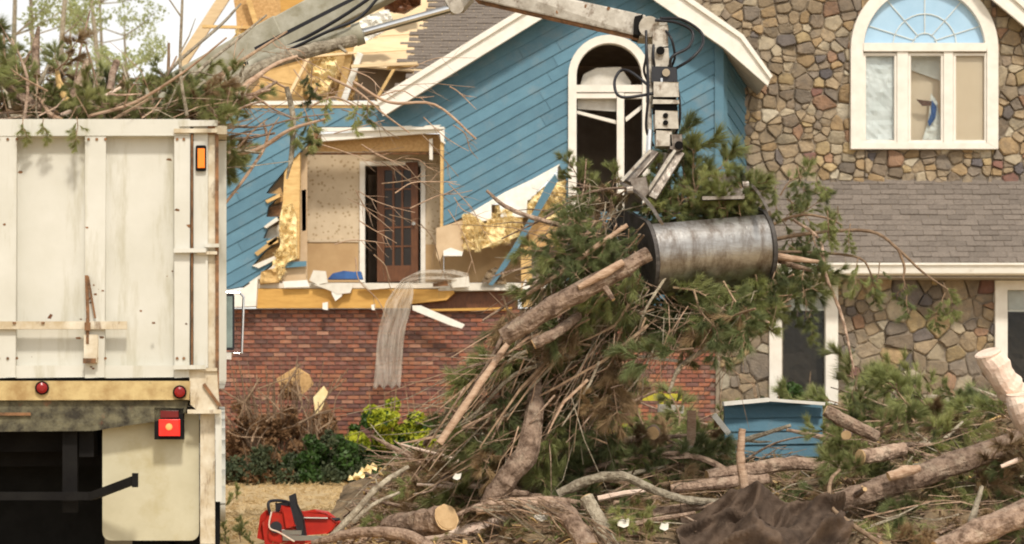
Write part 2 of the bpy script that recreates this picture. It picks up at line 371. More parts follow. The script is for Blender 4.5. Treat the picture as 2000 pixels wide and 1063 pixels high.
def siding(plane, loops, ang, pitch, m, parent, phase=0.0, name='siding_board'):
    tris = region(plane, loops); ca, sa = math.cos(ang), math.sin(ang)
    T = lambda p: -p[0] * sa + p[1] * ca
    ts = [T(p) for t in tris for p in t]; k0 = int(math.floor(min(ts) / pitch)) - 1; k1 = int(math.ceil(max(ts) / pitch)) + 1
    for k in range(k0, k1):
        lo, hi = k * pitch + phase, (k + 1) * pitch + phase; pcs = []
        for t in tris:
            q = clip(clip(t, -sa, ca, hi), sa, -ca, -lo)
            q = [p for i, p in enumerate(q) if key(p) != key(q[i - 1])]
            if len(q) > 2: pcs.append(orient(q))
        cuts = [min(p[0] * ca + p[1] * sa for q in pcs for p in q) - 1] if pcs else []
        if pcs:
            smax = max(p[0] * ca + p[1] * sa for q in pcs for p in q) + .5; cuts[0] += random.uniform(0, .9); c_ = cuts[0]
            while c_ < smax: c_ += random.uniform(1.8, 4.2); cuts.append(c_)
        np_ = []
        for a_, b_ in zip(cuts, cuts[1:]):
            for q in pcs:
                q = clip(clip(q, ca, sa, b_ - .003), -ca, -sa, -a_ - .003)
                q = [p for i, p in enumerate(q) if key(p) != key(q[i - 1])]
                if len(q) > 2: np_.append(q)
        pcs = np_
        # connected components
        comp = []
        for q in pcs:
            ed = {(min(key(q[i]), key(q[(i + 1) % len(q)])), max(key(q[i]), key(q[(i + 1) % len(q)]))) for i in range(len(q))}
            hit = [c for c in comp if c[0] & ed]
            for c in hit: comp.remove(c); ed |= c[0]
            comp.append((ed, sum([c[1] for c in hit], []) + [q]))
        for _, qs in comp:
            area = sum(abs(sum(q[i][0] * q[(i + 1) % len(q)][1] - q[(i + 1) % len(q)][0] * q[i][1] for i in range(len(q)))) / 2 for q in qs)
            if area < 0.004: continue
            mb = MB(); e = random.uniform(0, 0.003)
            solid(mb, plane, qs, lambda u, v: 0.008 + e + 0.019 * (1 - (T((u, v)) - lo) / pitch), 0.0015)
            mb.build(name, m, parent)

def stones(plane, rects, size, parent, limit, skip=None, seed=3, slant=16, asp=1.35, keep=None):
    """rubble masonry: the wall outline is split again and again by slanted joints; the pieces are clipped to the rectangles
    round the openings, shrunk by the joint and given proud rough faces; the biggest ones are parts"""
    rng = random.Random(seed)
    u0 = min(r[0] for r in rects); u1 = max(r[1] for r in rects); v0 = min(r[2] for r in rects); v1 = max(r[3] for r in rects)
    area = lambda q: abs(sum(q[k][0] * q[(k + 1) % len(q)][1] - q[(k + 1) % len(q)][0] * q[k][1] for k in range(len(q)))) / 2
    todo = [[(u0, v0), (u1, v0), (u1, v1), (u0, v1)]]; done = []
    while todo:
        q = todo.pop(); A = area(q); t = size ** 2 * rng.choice([.22, .4, .6, .8, 1.0, 1.3, 1.9])
        if A < t: done.append(q); continue
        w_ = (max(p[0] for p in q) - min(p[0] for p in q)) / asp; h_ = max(p[1] for p in q) - min(p[1] for p in q)
        cx, cy = sum(p[0] for p in q) / len(q), sum(p[1] for p in q) / len(q); f = rng.uniform(.3, .7) if A > 4 * t else rng.uniform(.36, .64)
        th_ = R(rng.gauss(0, slant)) + (math.pi / 2 if w_ < h_ else 0); a, b = math.cos(th_), math.sin(th_)
        ds = [a * p[0] + b * p[1] for p in q]; c = min(ds) + (max(ds) - min(ds)) * f
        for q2 in (clip(q, a, b, c), clip(q, -a, -b, -c)):
            q2 = [p for i, p in enumerate(q2) if key(p) != key(q2[i - 1])]
            if len(q2) > 2 and area(q2) > 2e-4: todo.append(q2)
    # the pieces only seed the pattern: cells are grown round their centres, so no joint runs straight through the wall
    seeds = []
    for q in done:
        d_ = math.sqrt(area(q)); seeds.append((sum(p[0] for p in q) / len(q) + rng.uniform(-.1, .1) * d_, sum(p[1] for p in q) / len(q) + rng.uniform(-.1, .1) * d_, d_ * .5))
    grown = []
    for p in seeds:
        nb = sorted(seeds, key=lambda q: (q[0] - p[0]) ** 2 + (q[1] - p[1]) ** 2)[1:17]; q_ = [(p[0] - .6, p[1] - .6), (p[0] + .6, p[1] - .6), (p[0] + .6, p[1] + .6), (p[0] - .6, p[1] + .6)]
        for q in nb:
            dx, dy = q[0] - p[0], q[1] - p[1]; d2 = math.hypot(dx, dy) or 1e-6; s_ = (d2 * d2 + (p[2] ** 2 - q[2] ** 2) * .8) / (2 * d2)
            q_ = clip(q_, dx / d2, dy / d2, (p[0] * dx + p[1] * dy) / d2 + s_)
            if len(q_) < 3: break
        if len(q_) > 2: grown.append(q_)
    cells = []
    for base in grown:
        for r in rects:
            q = clip(clip(clip(clip(base, 1, 0, r[1]), -1, 0, -r[0]), 0, 1, r[3]), 0, -1, -r[2])
            q = orient([p for i, p in enumerate(q) if key(p) != key(q[i - 1])]) if len(q) > 2 else q
            if len(q) < 3: continue
            gap = rng.uniform(.003, .0085); s0 = q
            for i in range(len(s0)):
                p, p2 = s0[i], s0[(i + 1) % len(s0)]; dx, dy = p2[0] - p[0], p2[1] - p[1]; L_ = math.hypot(dx, dy)
                if L_ < 1e-5: continue
                nx_, ny_ = dy / L_, -dx / L_; q = clip(q, nx_, ny_, nx_ * p[0] + ny_ * p[1] - gap)
                if len(q) < 3: break
            q = [p for i, p in enumerate(q) if key(p) != key(q[i - 1])] if len(q) > 2 else []
            if len(q) < 3 or area(q) < .0012: continue
            c = (sum(x[0] for x in q) / len(q), sum(x[1] for x in q) / len(q))
            if skip and skip(*c): continue
            cells.append((area(q), orient(q), c))
    cells.sort(key=lambda z: (-(1 if keep is None or keep(*z[2]) else 0), -z[0]))
    rest = MB()
    for j, (ar, q, c) in enumerate(cells):
        r = []; jt = min(.012, math.sqrt(ar) * .06)
        for k in range(len(q)):                      # cut the corners, roughen the edges
            a, b = q[k], q[(k + 1) % len(q)]; ts = (0.13, 0.5, 0.87) if math.hypot(a[0] - b[0], a[1] - b[1]) > .1 else (0.3, 0.7)
            for t in ts: r.append((a[0] + (b[0] - a[0]) * t + rng.uniform(-jt, jt) * .7, a[1] + (b[1] - a[1]) * t + rng.uniform(-jt, jt) * .7))
        h = rng.uniform(0.02, 0.075); tx, ty = rng.uniform(-.16, .16), rng.uniform(-.16, .16); n = len(r)
        def ring(f, w, tilt, rough=0): return [plane.W(c[0] + (x - c[0]) * f, c[1] + (y - c[1]) * f, w + tilt * (tx * (x - c[0]) + ty * (y - c[1])) + rng.uniform(-rough, rough)) for x, y in r]
        vv = ring(1, 0.001, 0) + ring(0.97, h * 0.65, 1, .003) + ring(0.84, h, 1, .006) + [plane.W(c[0] + rng.uniform(-.02, .02), c[1] + rng.uniform(-.02, .02), h + rng.uniform(-0.008, 0.012))]
        fs = []
        for a in range(2):
            for k in range(n): fs.append((a * n + k, a * n + (k + 1) % n, (a + 1) * n + (k + 1) % n, (a + 1) * n + k))
        for k in range(n): fs.append((2 * n + k, 2 * n + (k + 1) % n, 3 * n))
        mi = rng.choices(range(len(STONE)), STONEW)[0]
        if j < limit:
            mb = MB(); mb.add(vv, fs); mb.build('stone', STONE[mi], parent)
        else: rest.add(vv, fs, mi)
    if rest.v: rest.build('stones', STONE, parent, kind='stuff')

# ============================================================ ground
def ground():
    rng = np.random.default_rng(4); xs = np.concatenate([np.linspace(-400, -14, 8), np.linspace(-12, 12, 97), np.linspace(14, 400, 8)])
    ys = np.concatenate([np.linspace(-60, 8, 5), np.linspace(10, 34, 97), np.linspace(36, 900, 12)]); v = []; f = []
    for y in ys:
        for x in xs:
            z = 0.0
            if abs(x) < 13 and 9 < y < 33: z = 0.05 * mnoise.noise(Vector((x * .8, y * .8, 0))) + 0.02 * mnoise.noise(Vector((x * 4, y * 4, 2)))
            v.append((x, y, z - 0.02))
    nx = len(xs)
    for j in range(len(ys) - 1):
        for i in range(nx - 1): f.append((j * nx + i, j * nx + i + 1, (j + 1) * nx + i + 1, (j + 1) * nx + i))
    me = bpy.data.meshes.new('ground'); me.from_pydata(v, [], f); me.materials.append(M['ground'])
    me.polygons.foreach_set('use_smooth', [True] * len(f))
    o = bpy.data.objects.new('ground', me); col.objects.link(o); o['kind'] = 'structure'
ground()

# ============================================================ the house
YF = 32.0
S = YF / F
house = thing('damaged_house', 'half demolished two storey house with blue diagonal siding, red brick base and fieldstone wing', 'house', (1.5, 32, 0))
pf = front(YF)
ANG = R(28.7)
# --- blue front wall with its torn room opening and the arched window hole
def arc(cx, cy, r, a0, a1, n):
    return [(cx + r * math.cos(R(a0 + (a1 - a0) * i / n)), cy - r * math.sin(R(a0 + (a1 - a0) * i / n))) for i in range(n + 1)]
outer = [(150, 212), (744, 212), (752, 226), (1194, -55), (1400, 76), (1400, 602), (1106, 602), (1106, 350), (1092, 322), (1040, 352), (985, 378),
         (915, 418), (884, 434), (866, 441), (868, 248), (622, 248), (604, 262), (600, 282), (572, 312), (560, 328), (552, 338), (528, 366), (520, 378),
         (548, 380), (524, 404), (520, 424), (544, 424), (522, 448), (514, 466), (544, 466), (514, 494), (494, 518), (536, 512), (500, 542), (474, 560), (440, 566), (150, 566)]
wcx, wcy = 1190, 148
hole = [(1126, 414), (1254, 414)] + arc(wcx, wcy, 64, 0, 180, 14)
slab('blue_wall_sheathing', pf, [outer, hole], -0.14, 0.0, M['sheath'], house)
siding(pf, [outer, hole], ANG, 26 * S * math.cos(ANG), M['blue'], house)
# corner return of the bay
C0 = P(1408, 0, 32.0)
pr = Plane((C0.x, C0.y, 0), (math.cos(R(57)), math.sin(R(57)), 0), (0, 0, 1))
ret = [(1409, 92), (1462, 160), (1462, 600), (1409, 600)]
slab('blue_return_sheathing', pr, [ret], -0.1, 0.0, M['sheath'], house)
siding(pr, [ret], -ANG, 26 * S * math.cos(ANG), M['blue'], house)
mb = MB(); z0 = P(0, 602, 32).z; z1 = P(0, 80, 32).z
mb.box((C0.x - 0.035, 31.955, (z0 + z1) / 2), (0.15, 0.035, z1 - z0)); mb.build('corner_board', M['blue'], house)
mb = MB(); q = pr.W(0.09, 0, 0.03); mb.box((q.x, q.y, (z0 + z1) / 2), (0.14, 0.03, z1 - z0), Euler((0, 0, R(57)))); mb.build('corner_board', M['blue'], house)

def zprism(poly, Y0, Y1, name, m, parent=None, **kw):
    """outline in photo pixels taken at depth Y0, extruded back to Y1"""
    mb = MB(); mb.prism([P(x, y, Y0) for x, y in poly], (0, Y1 - Y0, 0)); return mb.build(name, m, parent, **kw)

# --- gable rakes
zprism([(738, 200), (1212, -92), (1212, -58), (748, 227)], 31.55, 31.60, 'rake_board', M['white'], house)
zprism([(735, 192), (1212, -102), (1212, -90), (740, 202)], 31.50, 31.58, 'rake_trim', M['white'], house)
zprism([(1212, -92), (1350, 6), (1446, 72), (1505, 152), (1500, 168), (1415, 94), (1280, 2), (1212, -58)], 31.55, 31.60, 'rake_board', M['white'], house)
zprism([(1212, -104), (1352, -2), (1452, 68), (1509, 148), (1505, 154), (1446, 74), (1350, 8), (1212, -92)], 31.50, 31.58, 'rake_trim', M['white'], house)
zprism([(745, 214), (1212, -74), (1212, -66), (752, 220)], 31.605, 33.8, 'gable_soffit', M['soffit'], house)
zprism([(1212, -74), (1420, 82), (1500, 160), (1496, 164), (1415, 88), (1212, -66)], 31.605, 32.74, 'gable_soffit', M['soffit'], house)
zprism([(738, 196), (1212, -98), (1212, -76), (745, 213)], 31.605, 34.0, 'gable_roof', M['shingle'], house)
zprism([(1212, -98), (1352, 0), (1450, 70), (1505, 150), (1500, 158), (1420, 80), (1212, -76)], 31.605, 32.74, 'gable_roof', M['shingle'], house)

# --- the arched window of the blue gable
def ringpoly(cx, cy, r0, r1, a0, a1, n): return arc(cx, cy, r1, a0, a1, n) + arc(cx, cy, r0, a1, a0, n)
win = zprism([(1110, 420), (1110, 148)] + arc(wcx, wcy, 80, 180, 0, 18) + [(1270, 420), (1255, 420), (1255, 148)] + arc(wcx, wcy, 64, 0, 180, 18) + [(1126, 148), (1126, 420)],
             31.90, 32.06, 'arched_window', M['cream'], house)
zprism([(1126, 166), (1255, 166), (1255, 180), (1126, 180)], 31.93, 32.05, 'transom', M['cream'], win)
zprism([(1205, 181), (1219, 181), (1219, 414), (1205, 414)], 31.94, 32.05, 'mullion', M['cream'], win)
zprism([(1126, 182), (1204, 182), (1204, 192), (1126, 192)], 31.95, 32.05, 'sash', M['cream'], win)
zprism([(1220, 182), (1255, 182), (1255, 192), (1220, 192)], 31.95, 32.05, 'sash', M['cream'], win)
zprism([(1128, 193), (1204, 193), (1204, 218), (1128, 213)], 32.10, 32.12, 'blind', M['blind'], win)
zprism([(1127, 216), (1206, 236), (1206, 243), (1127, 222)], 32.05, 32.10, 'hanging_slat', M['cream'], win)
zprism([(1221, 230), (1262, 198), (1264, 205), (1223, 238)], 32.05, 32.10, 'hanging_slat', M['cream'], win)
zprism([(1133, 166), (1140, 145), (1165, 133), (1212, 131), (1232, 160), (1232, 166)], 32.3, 32.34, 'torn_ceiling_panel', M['drywall'], win)
# dark room behind it
def room(x0, x1, y0, y1, Ya, Yb, m, parent, name='room'):
    a = P(x0, y0, Ya); b = P(x1, y1, Ya); mb = MB(); t = 0.08
    zt, zb, xa, xb = a.z, b.z, a.x, b.x; cx, cz, cy = (xa + xb) / 2, (zt + zb) / 2, (Ya + Yb) / 2
    mb.box((cx, Yb, cz), (xb - xa + 2 * t, t, zt - zb + 2 * t))
    mb.box((xa - t / 2, cy - t / 2, cz), (t, Yb - Ya - t - .004, zt - zb - .004)); mb.box((xb + t / 2, cy - t / 2, cz), (t, Yb - Ya - t - .004, zt - zb - .004))
    mb.box((cx, cy - t / 2, zt + t / 2), (xb - xa + t, Yb - Ya - t - .004, t)); mb.box((cx, cy - t / 2, zb - t / 2), (xb - xa + t, Yb - Ya - t - .004, t))
    return mb.build(name, m, parent)
room(1108, 1384, 60, 560, 32.16, 35.6, M['dark'], house, 'dark_bedroom')

# --- torn-open room
YR = 32.95
pw = front(YR)
slab('papered_wall', pw, [[(594, 262), (866, 262), (866, 552), (824, 552), (824, 322), (712, 322), (712, 552), (594, 552)]], -0.12, 0, M['paper'], house)
slab('wainscot', pw, [[(596, 474), (700, 474), (700, 551), (596, 551)]], 0.003, 0.03, M['tan'], house)
slab('wainscot', pw, [[(828, 478), (866, 478), (866, 551), (828, 551)]], 0.003, 0.03, M['tan'], house)
slab('chair_rail', pw, [[(596, 466), (700, 466), (700, 473.5), (596, 473.5)]], 0.003, 0.05, M['paper'], house)
slab('inner_wall', pw, [[(867, 400), (1098, 400), (1098, 552), (867, 552)]], -0.1, 0, M['tan'], house)
door = slab('door_frame', pw, [[(703, 552), (703, 316), (831, 316), (831, 552), (822, 552), (822, 324), (713, 324), (713, 552)]], -0.1, 0.05, M['cream'], house)
room(700, 835, 310, 553, 33.1, 35.5, M['dark'], house, 'dark_hallway')
# brown French door standing ajar
pd = Plane(P(738, 551, 33.05), (math.cos(R(-12)), math.sin(R(-12)), 0), (0, 0, 1))
H = 232 * 33 / F; Wd = 82 * 33 / F
def pbox(pl, u0, u1, v0, v1, w0, w1, name, m, parent=None, **kw):
    mb = MB(); vv = [pl.W(u, v, w) for w in (w0, w1) for u, v in ((u0, v0), (u1, v0), (u1, v1), (u0, v1))]
    mb.add(vv, [(3, 2, 1, 0), (4, 5, 6, 7), (0, 1, 5, 4), (1, 2, 6, 5), (2, 3, 7, 6), (3, 0, 4, 7)]); return mb.build(name, m, parent, **kw)
leaf = pbox(pd, 0, Wd, 0, 0.28, 0, 0.045, 'french_door', M['doorwood'], house)
pbox(pd, 0, 0.13, 0.28, H, 0, 0.045, 'stile', M['doorwood'], leaf); pbox(pd, Wd - 0.12, Wd, 0.28, H, 0, 0.045, 'stile', M['doorwood'], leaf)
pbox(pd, 0.13, Wd - 0.12, H - 0.13, H, 0, 0.045, 'rail', M['doorwood'], leaf)
for k in (1, 2): u = 0.13 + (Wd - 0.25) * k / 3; pbox(pd, u - 0.018, u + 0.018, 0.282, H - 0.132, 0.002, 0.043, 'glazing_bar', M['doorwood'], leaf)
for k in range(1, 5): v = 0.28 + (H - 0.41) * k / 5; pbox(pd, 0.132, Wd - 0.122, v - 0.014, v + 0.014, 0.004, 0.038, 'glazing_bar', M['doorwood'], leaf)
pbox(pd, 0.12, Wd - 0.11, 0.27, H - 0.12, 0.015, 0.022, 'pane', M['glassdark'], leaf)
mb = MB(); mb.tube([pd.W(Wd - 0.06, 1.0, 0.046), pd.W(Wd - 0.06, 1.0, 0.1)], [0.02, 0.034], 10); mb.build('door_knob', M['steel'], leaf)
# header and framing over the room
zprism([(628, 262), (866, 247), (866, 258), (628, 276)], 32.05, 32.12, 'header_board', M['white'], house)
zprism([(628, 249), (700, 249), (868, 244), (870, 252), (700, 256), (628, 257)], 31.98, 32.04, 'header_board', M['white'], house)
zprism([(858, 256), (868, 254), (870, 282), (861, 276)], 31.98, 32.03, 'header_end', M['white'], house)
zprism([(600, 270), (866, 262), (866, 296), (600, 296)], 32.3, 32.35, 'osb_header', M['osb'], house)
zprism([(602, 298), (864, 298), (864, 302), (602, 302)], 32.32, 32.36, 'header_joint', M['rust'], house)
zprism([(860, 262), (868, 262), (866, 470), (860, 470)], 32.02, 32.14, 'cut_stud', M['lumber'], house)
zprism([(838, 272), (845, 270), (845, 312), (839, 312)], 32.2, 32.28, 'cut_stud', M['white'], house)
zprism([(605, 270), (622, 245), (630, 247), (614, 275)], 32.0, 32.1, 'cut_stud', M['rust'], house)
# corner post and torn stuff at the left of the opening
zprism([(556, 330), (572, 310), (586, 296), (584, 505), (548, 512), (550, 430)], 32.02, 32.2, 'corner_post', M['lumber'], house)
zprism([(586, 300), (598, 292), (597, 552), (586, 552)], 32.35, 32.4, 'torn_drywall_edge', M['drywall'], house)
zprism([(589, 372), (598, 370), (598, 450), (590, 452)], 32.3, 32.34, 'dark_gap', M['dark'], house)
INSUL = []
def lump(poly, Y, d, name, m, parent=None, seed=1, amp=0.05, step=0.05, **kw):
    if m is M['insul']: INSUL.append((poly, Y - d))
    """ragged soft mass with thickness: outline in pixels, surface broken by noise"""
    pl = front(Y); tr = region(pl, [poly]); mb = MB(); rng = random.Random(seed); pcs = []
    us = [p[0] for t in tr for p in t]; vs_ = [p[1] for t in tr for p in t]; n = 0
    for i in range(int((max(us) - min(us)) / step) + 1):
        for j in range(int((max(vs_) - min(vs_)) / step) + 1):
            a, b = min(us) + i * step, min(vs_) + j * step
            for t in tr:
                q = clip(clip(clip(clip(list(t), 1, 0, a + step), -1, 0, -a), 0, 1, b + step), 0, -1, -b)
                q = [p for i_, p in enumerate(q) if key(p) != key(q[i_ - 1])]
                if len(q) > 2: pcs.append(orient(q))
    sd = seed * 7.3
    solid(mb, pl, pcs, lambda u, v: d + amp * 2 * mnoise.noise(Vector((round(u, 4) * 5 + sd, round(v, 4) * 5, sd))) + amp * mnoise.noise(Vector((round(u, 4) * 17 + sd, round(v, 4) * 17, sd))), 0)
    return mb.build(name, m, parent, **kw)
lump([(552, 405), (572, 398), (580, 430), (580, 505), (560, 515), (548, 548), (528, 548), (535, 505), (548, 480), (546, 440)], 32.0, 0.08, 'insulation_batt', M['insul'], house, 2)
lump([(512, 532), (540, 525), (546, 552), (508, 556)], 31.9, 0.12, 'insulation_batt', M['lumber'], house, 3)
for k, pp in enumerate([[(515, 443), (540, 424), (545, 430), (520, 446)], [(520, 472), (543, 462), (543, 474), (525, 480)], [(492, 519), (536, 500), (540, 506), (505, 524)],
                        [(518, 392), (546, 378), (548, 384), (522, 397)], [(486, 552), (538, 516), (536, 524), (492, 556)], [(497, 494), (541, 462), (543, 468), (503, 500)]]):
    zprism(pp, 31.93, 31.99, 'torn_siding_end', M['drywall'] if k % 2 == 0 else M['lumber'], house)
zprism([(548, 513), (598, 510), (598, 520), (548, 524)], 31.95, 32.0, 'blue_trim_piece', M['blue'], house)
zprism([(546, 524), (598, 521), (598, 552), (546, 552)], 32.05, 32.1, 'bare_sheathing', M['tanlight'], house)
zprism([(488, 330), (600, 290), (600, 562), (470, 562)], 32.30, 32.34, 'inner_sheathing', M['tanlight'], house)
for k, pp in enumerate([[(522, 380), (548, 366), (556, 392), (536, 398)], [(512, 408), (552, 400), (552, 424), (524, 428)], [(508, 452), (548, 438), (546, 464), (514, 470)], [(488, 506), (545, 478), (545, 500), (500, 518)], [(480, 548), (530, 520), (536, 536), (490, 560)]]):
    zprism(pp, 32.12 + .01 * k, 32.16 + .01 * k, 'broken_sheathing', [M['osb'], M['rust'], M['drywall']][k % 3], house)
# right lower edge: torn sheet, batts, stud
zprism([(918, 416), (985, 376), (1040, 350), (1094, 320), (1078, 345), (1030, 392), (1028, 424), (978, 424), (975, 395), (960, 400), (960, 430), (942, 432)], 31.9, 31.94, 'torn_white_sheet', M['foil'], house)
lump([(903, 420), (925, 418), (948, 440), (975, 400), (1022, 426), (1014, 462), (970, 480), (930, 488), (905, 488)], 32.0, 0.06, 'insulation_batt', M['insul'], house, 5, 0.08)
lump([(1030, 395), (1062, 366), (1104, 352), (1104, 420), (1070, 430), (1030, 420)], 32.05, 0.05, 'insulation_batt', M['insul'], house, 6, 0.08)
zprism([(852, 446), (904, 430), (905, 492), (890, 500), (866, 494), (858, 512), (852, 500)], 31.96, 32.0, 'drywall_scrap', M['tanlight'], house)
zprism([(866, 490), (880, 484), (904, 492), (902, 500), (866, 500)], 31.9, 31.94, 'drywall_scrap', M['foil'], house)
zprism([(1030, 430), (1108, 425), (1110, 482), (1034, 482)], 32.0, 32.06, 'bare_sheathing', M['osb'], house)
zprism([(1017, 482), (1038, 482), (1040, 600), (1019, 600)], 31.9, 32.02, 'corner_stud', M['lumber'], house)
zprism([(1038, 483), (1110, 483), (1110, 600), (1038, 600)], 32.4, 32.46, 'dark_opening', M['dark'], house)
# floor, rim beam, recess
mb = MB(); a = P(500, 553, 31.9); b = P(1108, 563, 31.9); mb.box(((a.x + b.x) / 2, 33.4, (a.z + b.z) / 2), (b.x - a.x, 3.0, a.z - b.z)); mb.build('upper_floor', M['drywall'], house)
zprism([(500, 564), (884, 565), (888, 572), (872, 586), (800, 594), (800, 602), (500, 602)], 31.84, 31.98, 'rim_beam', M['beam'], house)
zprism([(884, 570), (1012, 568), (1012, 604), (800, 604), (800, 595)], 32.0, 32.1, 'rim_recess', M['doorwood'], house)
zprism([(830, 604), (1000, 600), (1000, 606), (830, 608)], 31.88, 31.98, 'sill_strip', M['beam'], house)
zprism([(856, 562), (1008, 562), (1008, 567), (856, 568)], 31.82, 31.9, 'floor_edge_strip', M['drywall'], house)
zprism([(426, 566), (470, 566), (503, 544), (500, 598), (460, 600), (426, 600)], 31.7, 31.95, 'boxed_eave_end', M['white'], house)
zprism([(150, 567), (425, 567), (425, 600), (150, 600)], 31.7, 31.95, 'boxed_eave', M['white'], house)
# top plate over the left blue wall
zprism([(150, 196), (744, 198), (744, 205), (150, 205)], 31.95, 32.12, 'top_plate', M['white'], house)
zprism([(150, 206), (744, 206), (744, 211), (150, 211)], 31.98, 32.1, 'top_plate', M['lumber'], house)

# --- main roof behind: decking, shingles, broken framing
SL = R(36); pm = Plane(P(600, 212, 32.25), (1, 0, 0), (0, math.cos(SL), math.sin(SL)))
slab('roof_deck', pm, [[(668, 84), (700, 30), (790, 8), (842, -60), (1230, -110), (1230, 60), (1075, 120), (740, 212), (748, 196), (812, 138), (700, 128), (690, 104)]], -0.035, 0, M['deck'], house)
for pp in ([(690, 34), (742, 30), (738, 74), (686, 78)], [(744, 30), (828, 22), (826, 66), (742, 72)], [(690, 82), (826, 74), (812, 98), (690, 106)], [(700, 109), (806, 101), (786, 128), (700, 126)]):
    slab('deck_board', pm, [pp], 0.002, 0.014, M['deck'], house)
def inside(p, poly):
    c = False
    for i in range(len(poly)):
        (x0, y0), (x1, y1) = poly[i], poly[i - 1]
        if (y0 > p[1]) != (y1 > p[1]) and p[0] < (x1 - x0) * (p[1] - y0) / (y1 - y0) + x0: c = not c
    return c
def shingles(pl, u0, u1, v0, v1, ex, wd, test, parent, limit, name='shingle'):
    rng = random.Random(9); base = []
    for k in range(4):
        mb = MB(); hw = wd / 2 - 0.004; t = 0.012 + 0.004 * k
        # tab: local X = U, Y = V, Z = N ; butt end thick
        vv = [(-hw, 0, 0.001), (hw, 0, 0.001), (hw, ex * 1.5, 0.001), (-hw, ex * 1.5, 0.001), (-hw, 0, t), (hw, 0, t), (hw, ex * 1.5, 0.004), (-hw, ex * 1.5, 0.004)]
        mb.add(vv, [(4, 5, 6, 7), (0, 1, 5, 4), (1, 2, 6, 5), (3, 0, 4, 7)]); base.append(mb)
    ms = [b_.mesh('shingle', M['shingle']) for b_ in base]; rest = MB(); n = 0
    Mx = Matrix((pl.U, pl.V, pl.N)).transposed()
    r = 0; v = v0
    while v < v1:
        u = u0 - (r % 2) * wd / 2 + rng.uniform(-.03, .03)
        while u < u1:
            if test(u, v):
                k = rng.randrange(4); lift = 0.002 * (r % 2); p = pl.W(u, v + rng.uniform(-.006, .006), 0.006 + lift)
                if n < limit:
                    place(name, ms[k], parent, p, Mx.to_euler()); n += 1
                else: rest.add([p + Mx @ Vector(q) for q in base[k].v], base[k].f)
            u += wd
        v += ex; r += 1
    if rest.v: rest.build('shingles', M['shingle'], parent, kind='stuff')
poly_sh = [pm.px(*p) for p in [(836, 18), (850, -60), (1228, -108), (1228, 60), (1075, 118), (744, 210), (820, 142), (770, 136), (806, 104), (790, 88), (826, 60)]]
shingles(pm, -0.5, 6, 0, 6, 0.125, 0.3, lambda u, v: inside((u, v), poly_sh), house, 0)
# attic wall seen through the hole
zprism([(455, -80), (900, -80), (1000, 195), (470, 195)], 37.5, 37.6, 'attic_wall', M['osb'], house)
zprism([(640, 100), (860, 100), (860, 196), (640, 196)], 34.2, 34.25, 'attic_wall', M['room'], house)
for (x0, y0, x1, y1, wd, ht, Y, m) in [(690, 62, 664, 198, .12, .05, 32.6, 'lumber'), (704, 104, 672, 196, .1, .07, 32.2, 'foil'), (758, 132, 815, 128, .04, .14, 32.3, 'lumber'),
        (686, 130, 815, 124, .05, .05, 32.1, 'deck'), (395, 52, 640, 58, .05, .06, 33.5, 'lumber'), (540, 40, 600, 198, .09, .05, 32.8, 'lumber'), (480, -20, 545, 196, .09, .05, 33.4, 'lumber'),
        (620, 60, 560, 198, .09, .05, 32.6, 'deck'), (470, 196, 620, 20, .07, .05, 33.8, 'deck'), (600, 110, 690, 198, .07, .05, 32.9, 'lumber'), (445, -15, 352, 128, .2, .06, 34.5, 'deck'),
        (505, 120, 690, 104, .04, .09, 32.4, 'deck'), (500, 150, 640, 176, .05, .09, 32.2, 'lumber'), (455, 80, 520, 0, .07, .05, 34, 'lumber'), (560, 196, 610, 100, .05, .09, 32.2, 'deck'),
        (735, 196, 770, 135, .05, .1, 33.0, 'lumber'), (600, 15, 690, 60, .05, .09, 33, 'lumber'), (780, 196, 812, 140, .05, .1, 33.4, 'lumber')]:
    mb = MB(); mb.bar(P(x0, y0, Y), P(x1, y1, Y + .2), wd, ht, (0, 1, 0)); mb.build('broken_rafter', M[m], house)
zprism([(456, 0), (540, -10), (548, 58), (470, 72)], 33.6, 33.63, 'plywood_sheet', M['osb'], house)
zprism([(545, -20), (640, -30), (645, 30), (552, 55)], 34.0, 34.03, 'plywood_sheet', M['beam'], house)
zprism([(505, 118), (590, 100), (592, 198), (508, 198)], 32.5, 32.53, 'plywood_sheet', M['lumber'], house)
zprism([(598, 96), (684, 86), (690, 150), (650, 190), (604, 192)], 33.0, 33.03, 'plywood_sheet', M['lumber'], house)
lump([(600, 92), (650, 84), (660, 130), (640, 190), (600, 180)], 32.7, 0.1, 'insulation_batt', M['insul'], house, 8, 0.12)
lump([(460, 60), (520, 70), (560, 130), (500, 150), (470, 120)], 33.3, 0.1, 'insulation_batt', M['insul'], house, 9, 0.12)
lump([(690, 60), (715, 30), (760, 20), (772, 50), (730, 74), (692, 90)], 33.4, 0.05, 'insulation_batt', M['foil'], house, 10, 0.1)
lump([(660, 150), (690, 120), (700, 160), (690, 196), (662, 198)], 32.9, 0.1, 'insulation_batt', M['lumber'], house, 11, 0.12)
lump([(738, -40), (824, -40), (822, 10), (790, 28), (752, 22)], 34.6, 0.1, 'dark_vent_lump', M['doorwood'], house, 12, 0.1)  # solid brown lump added where the roof has a dark attic vent

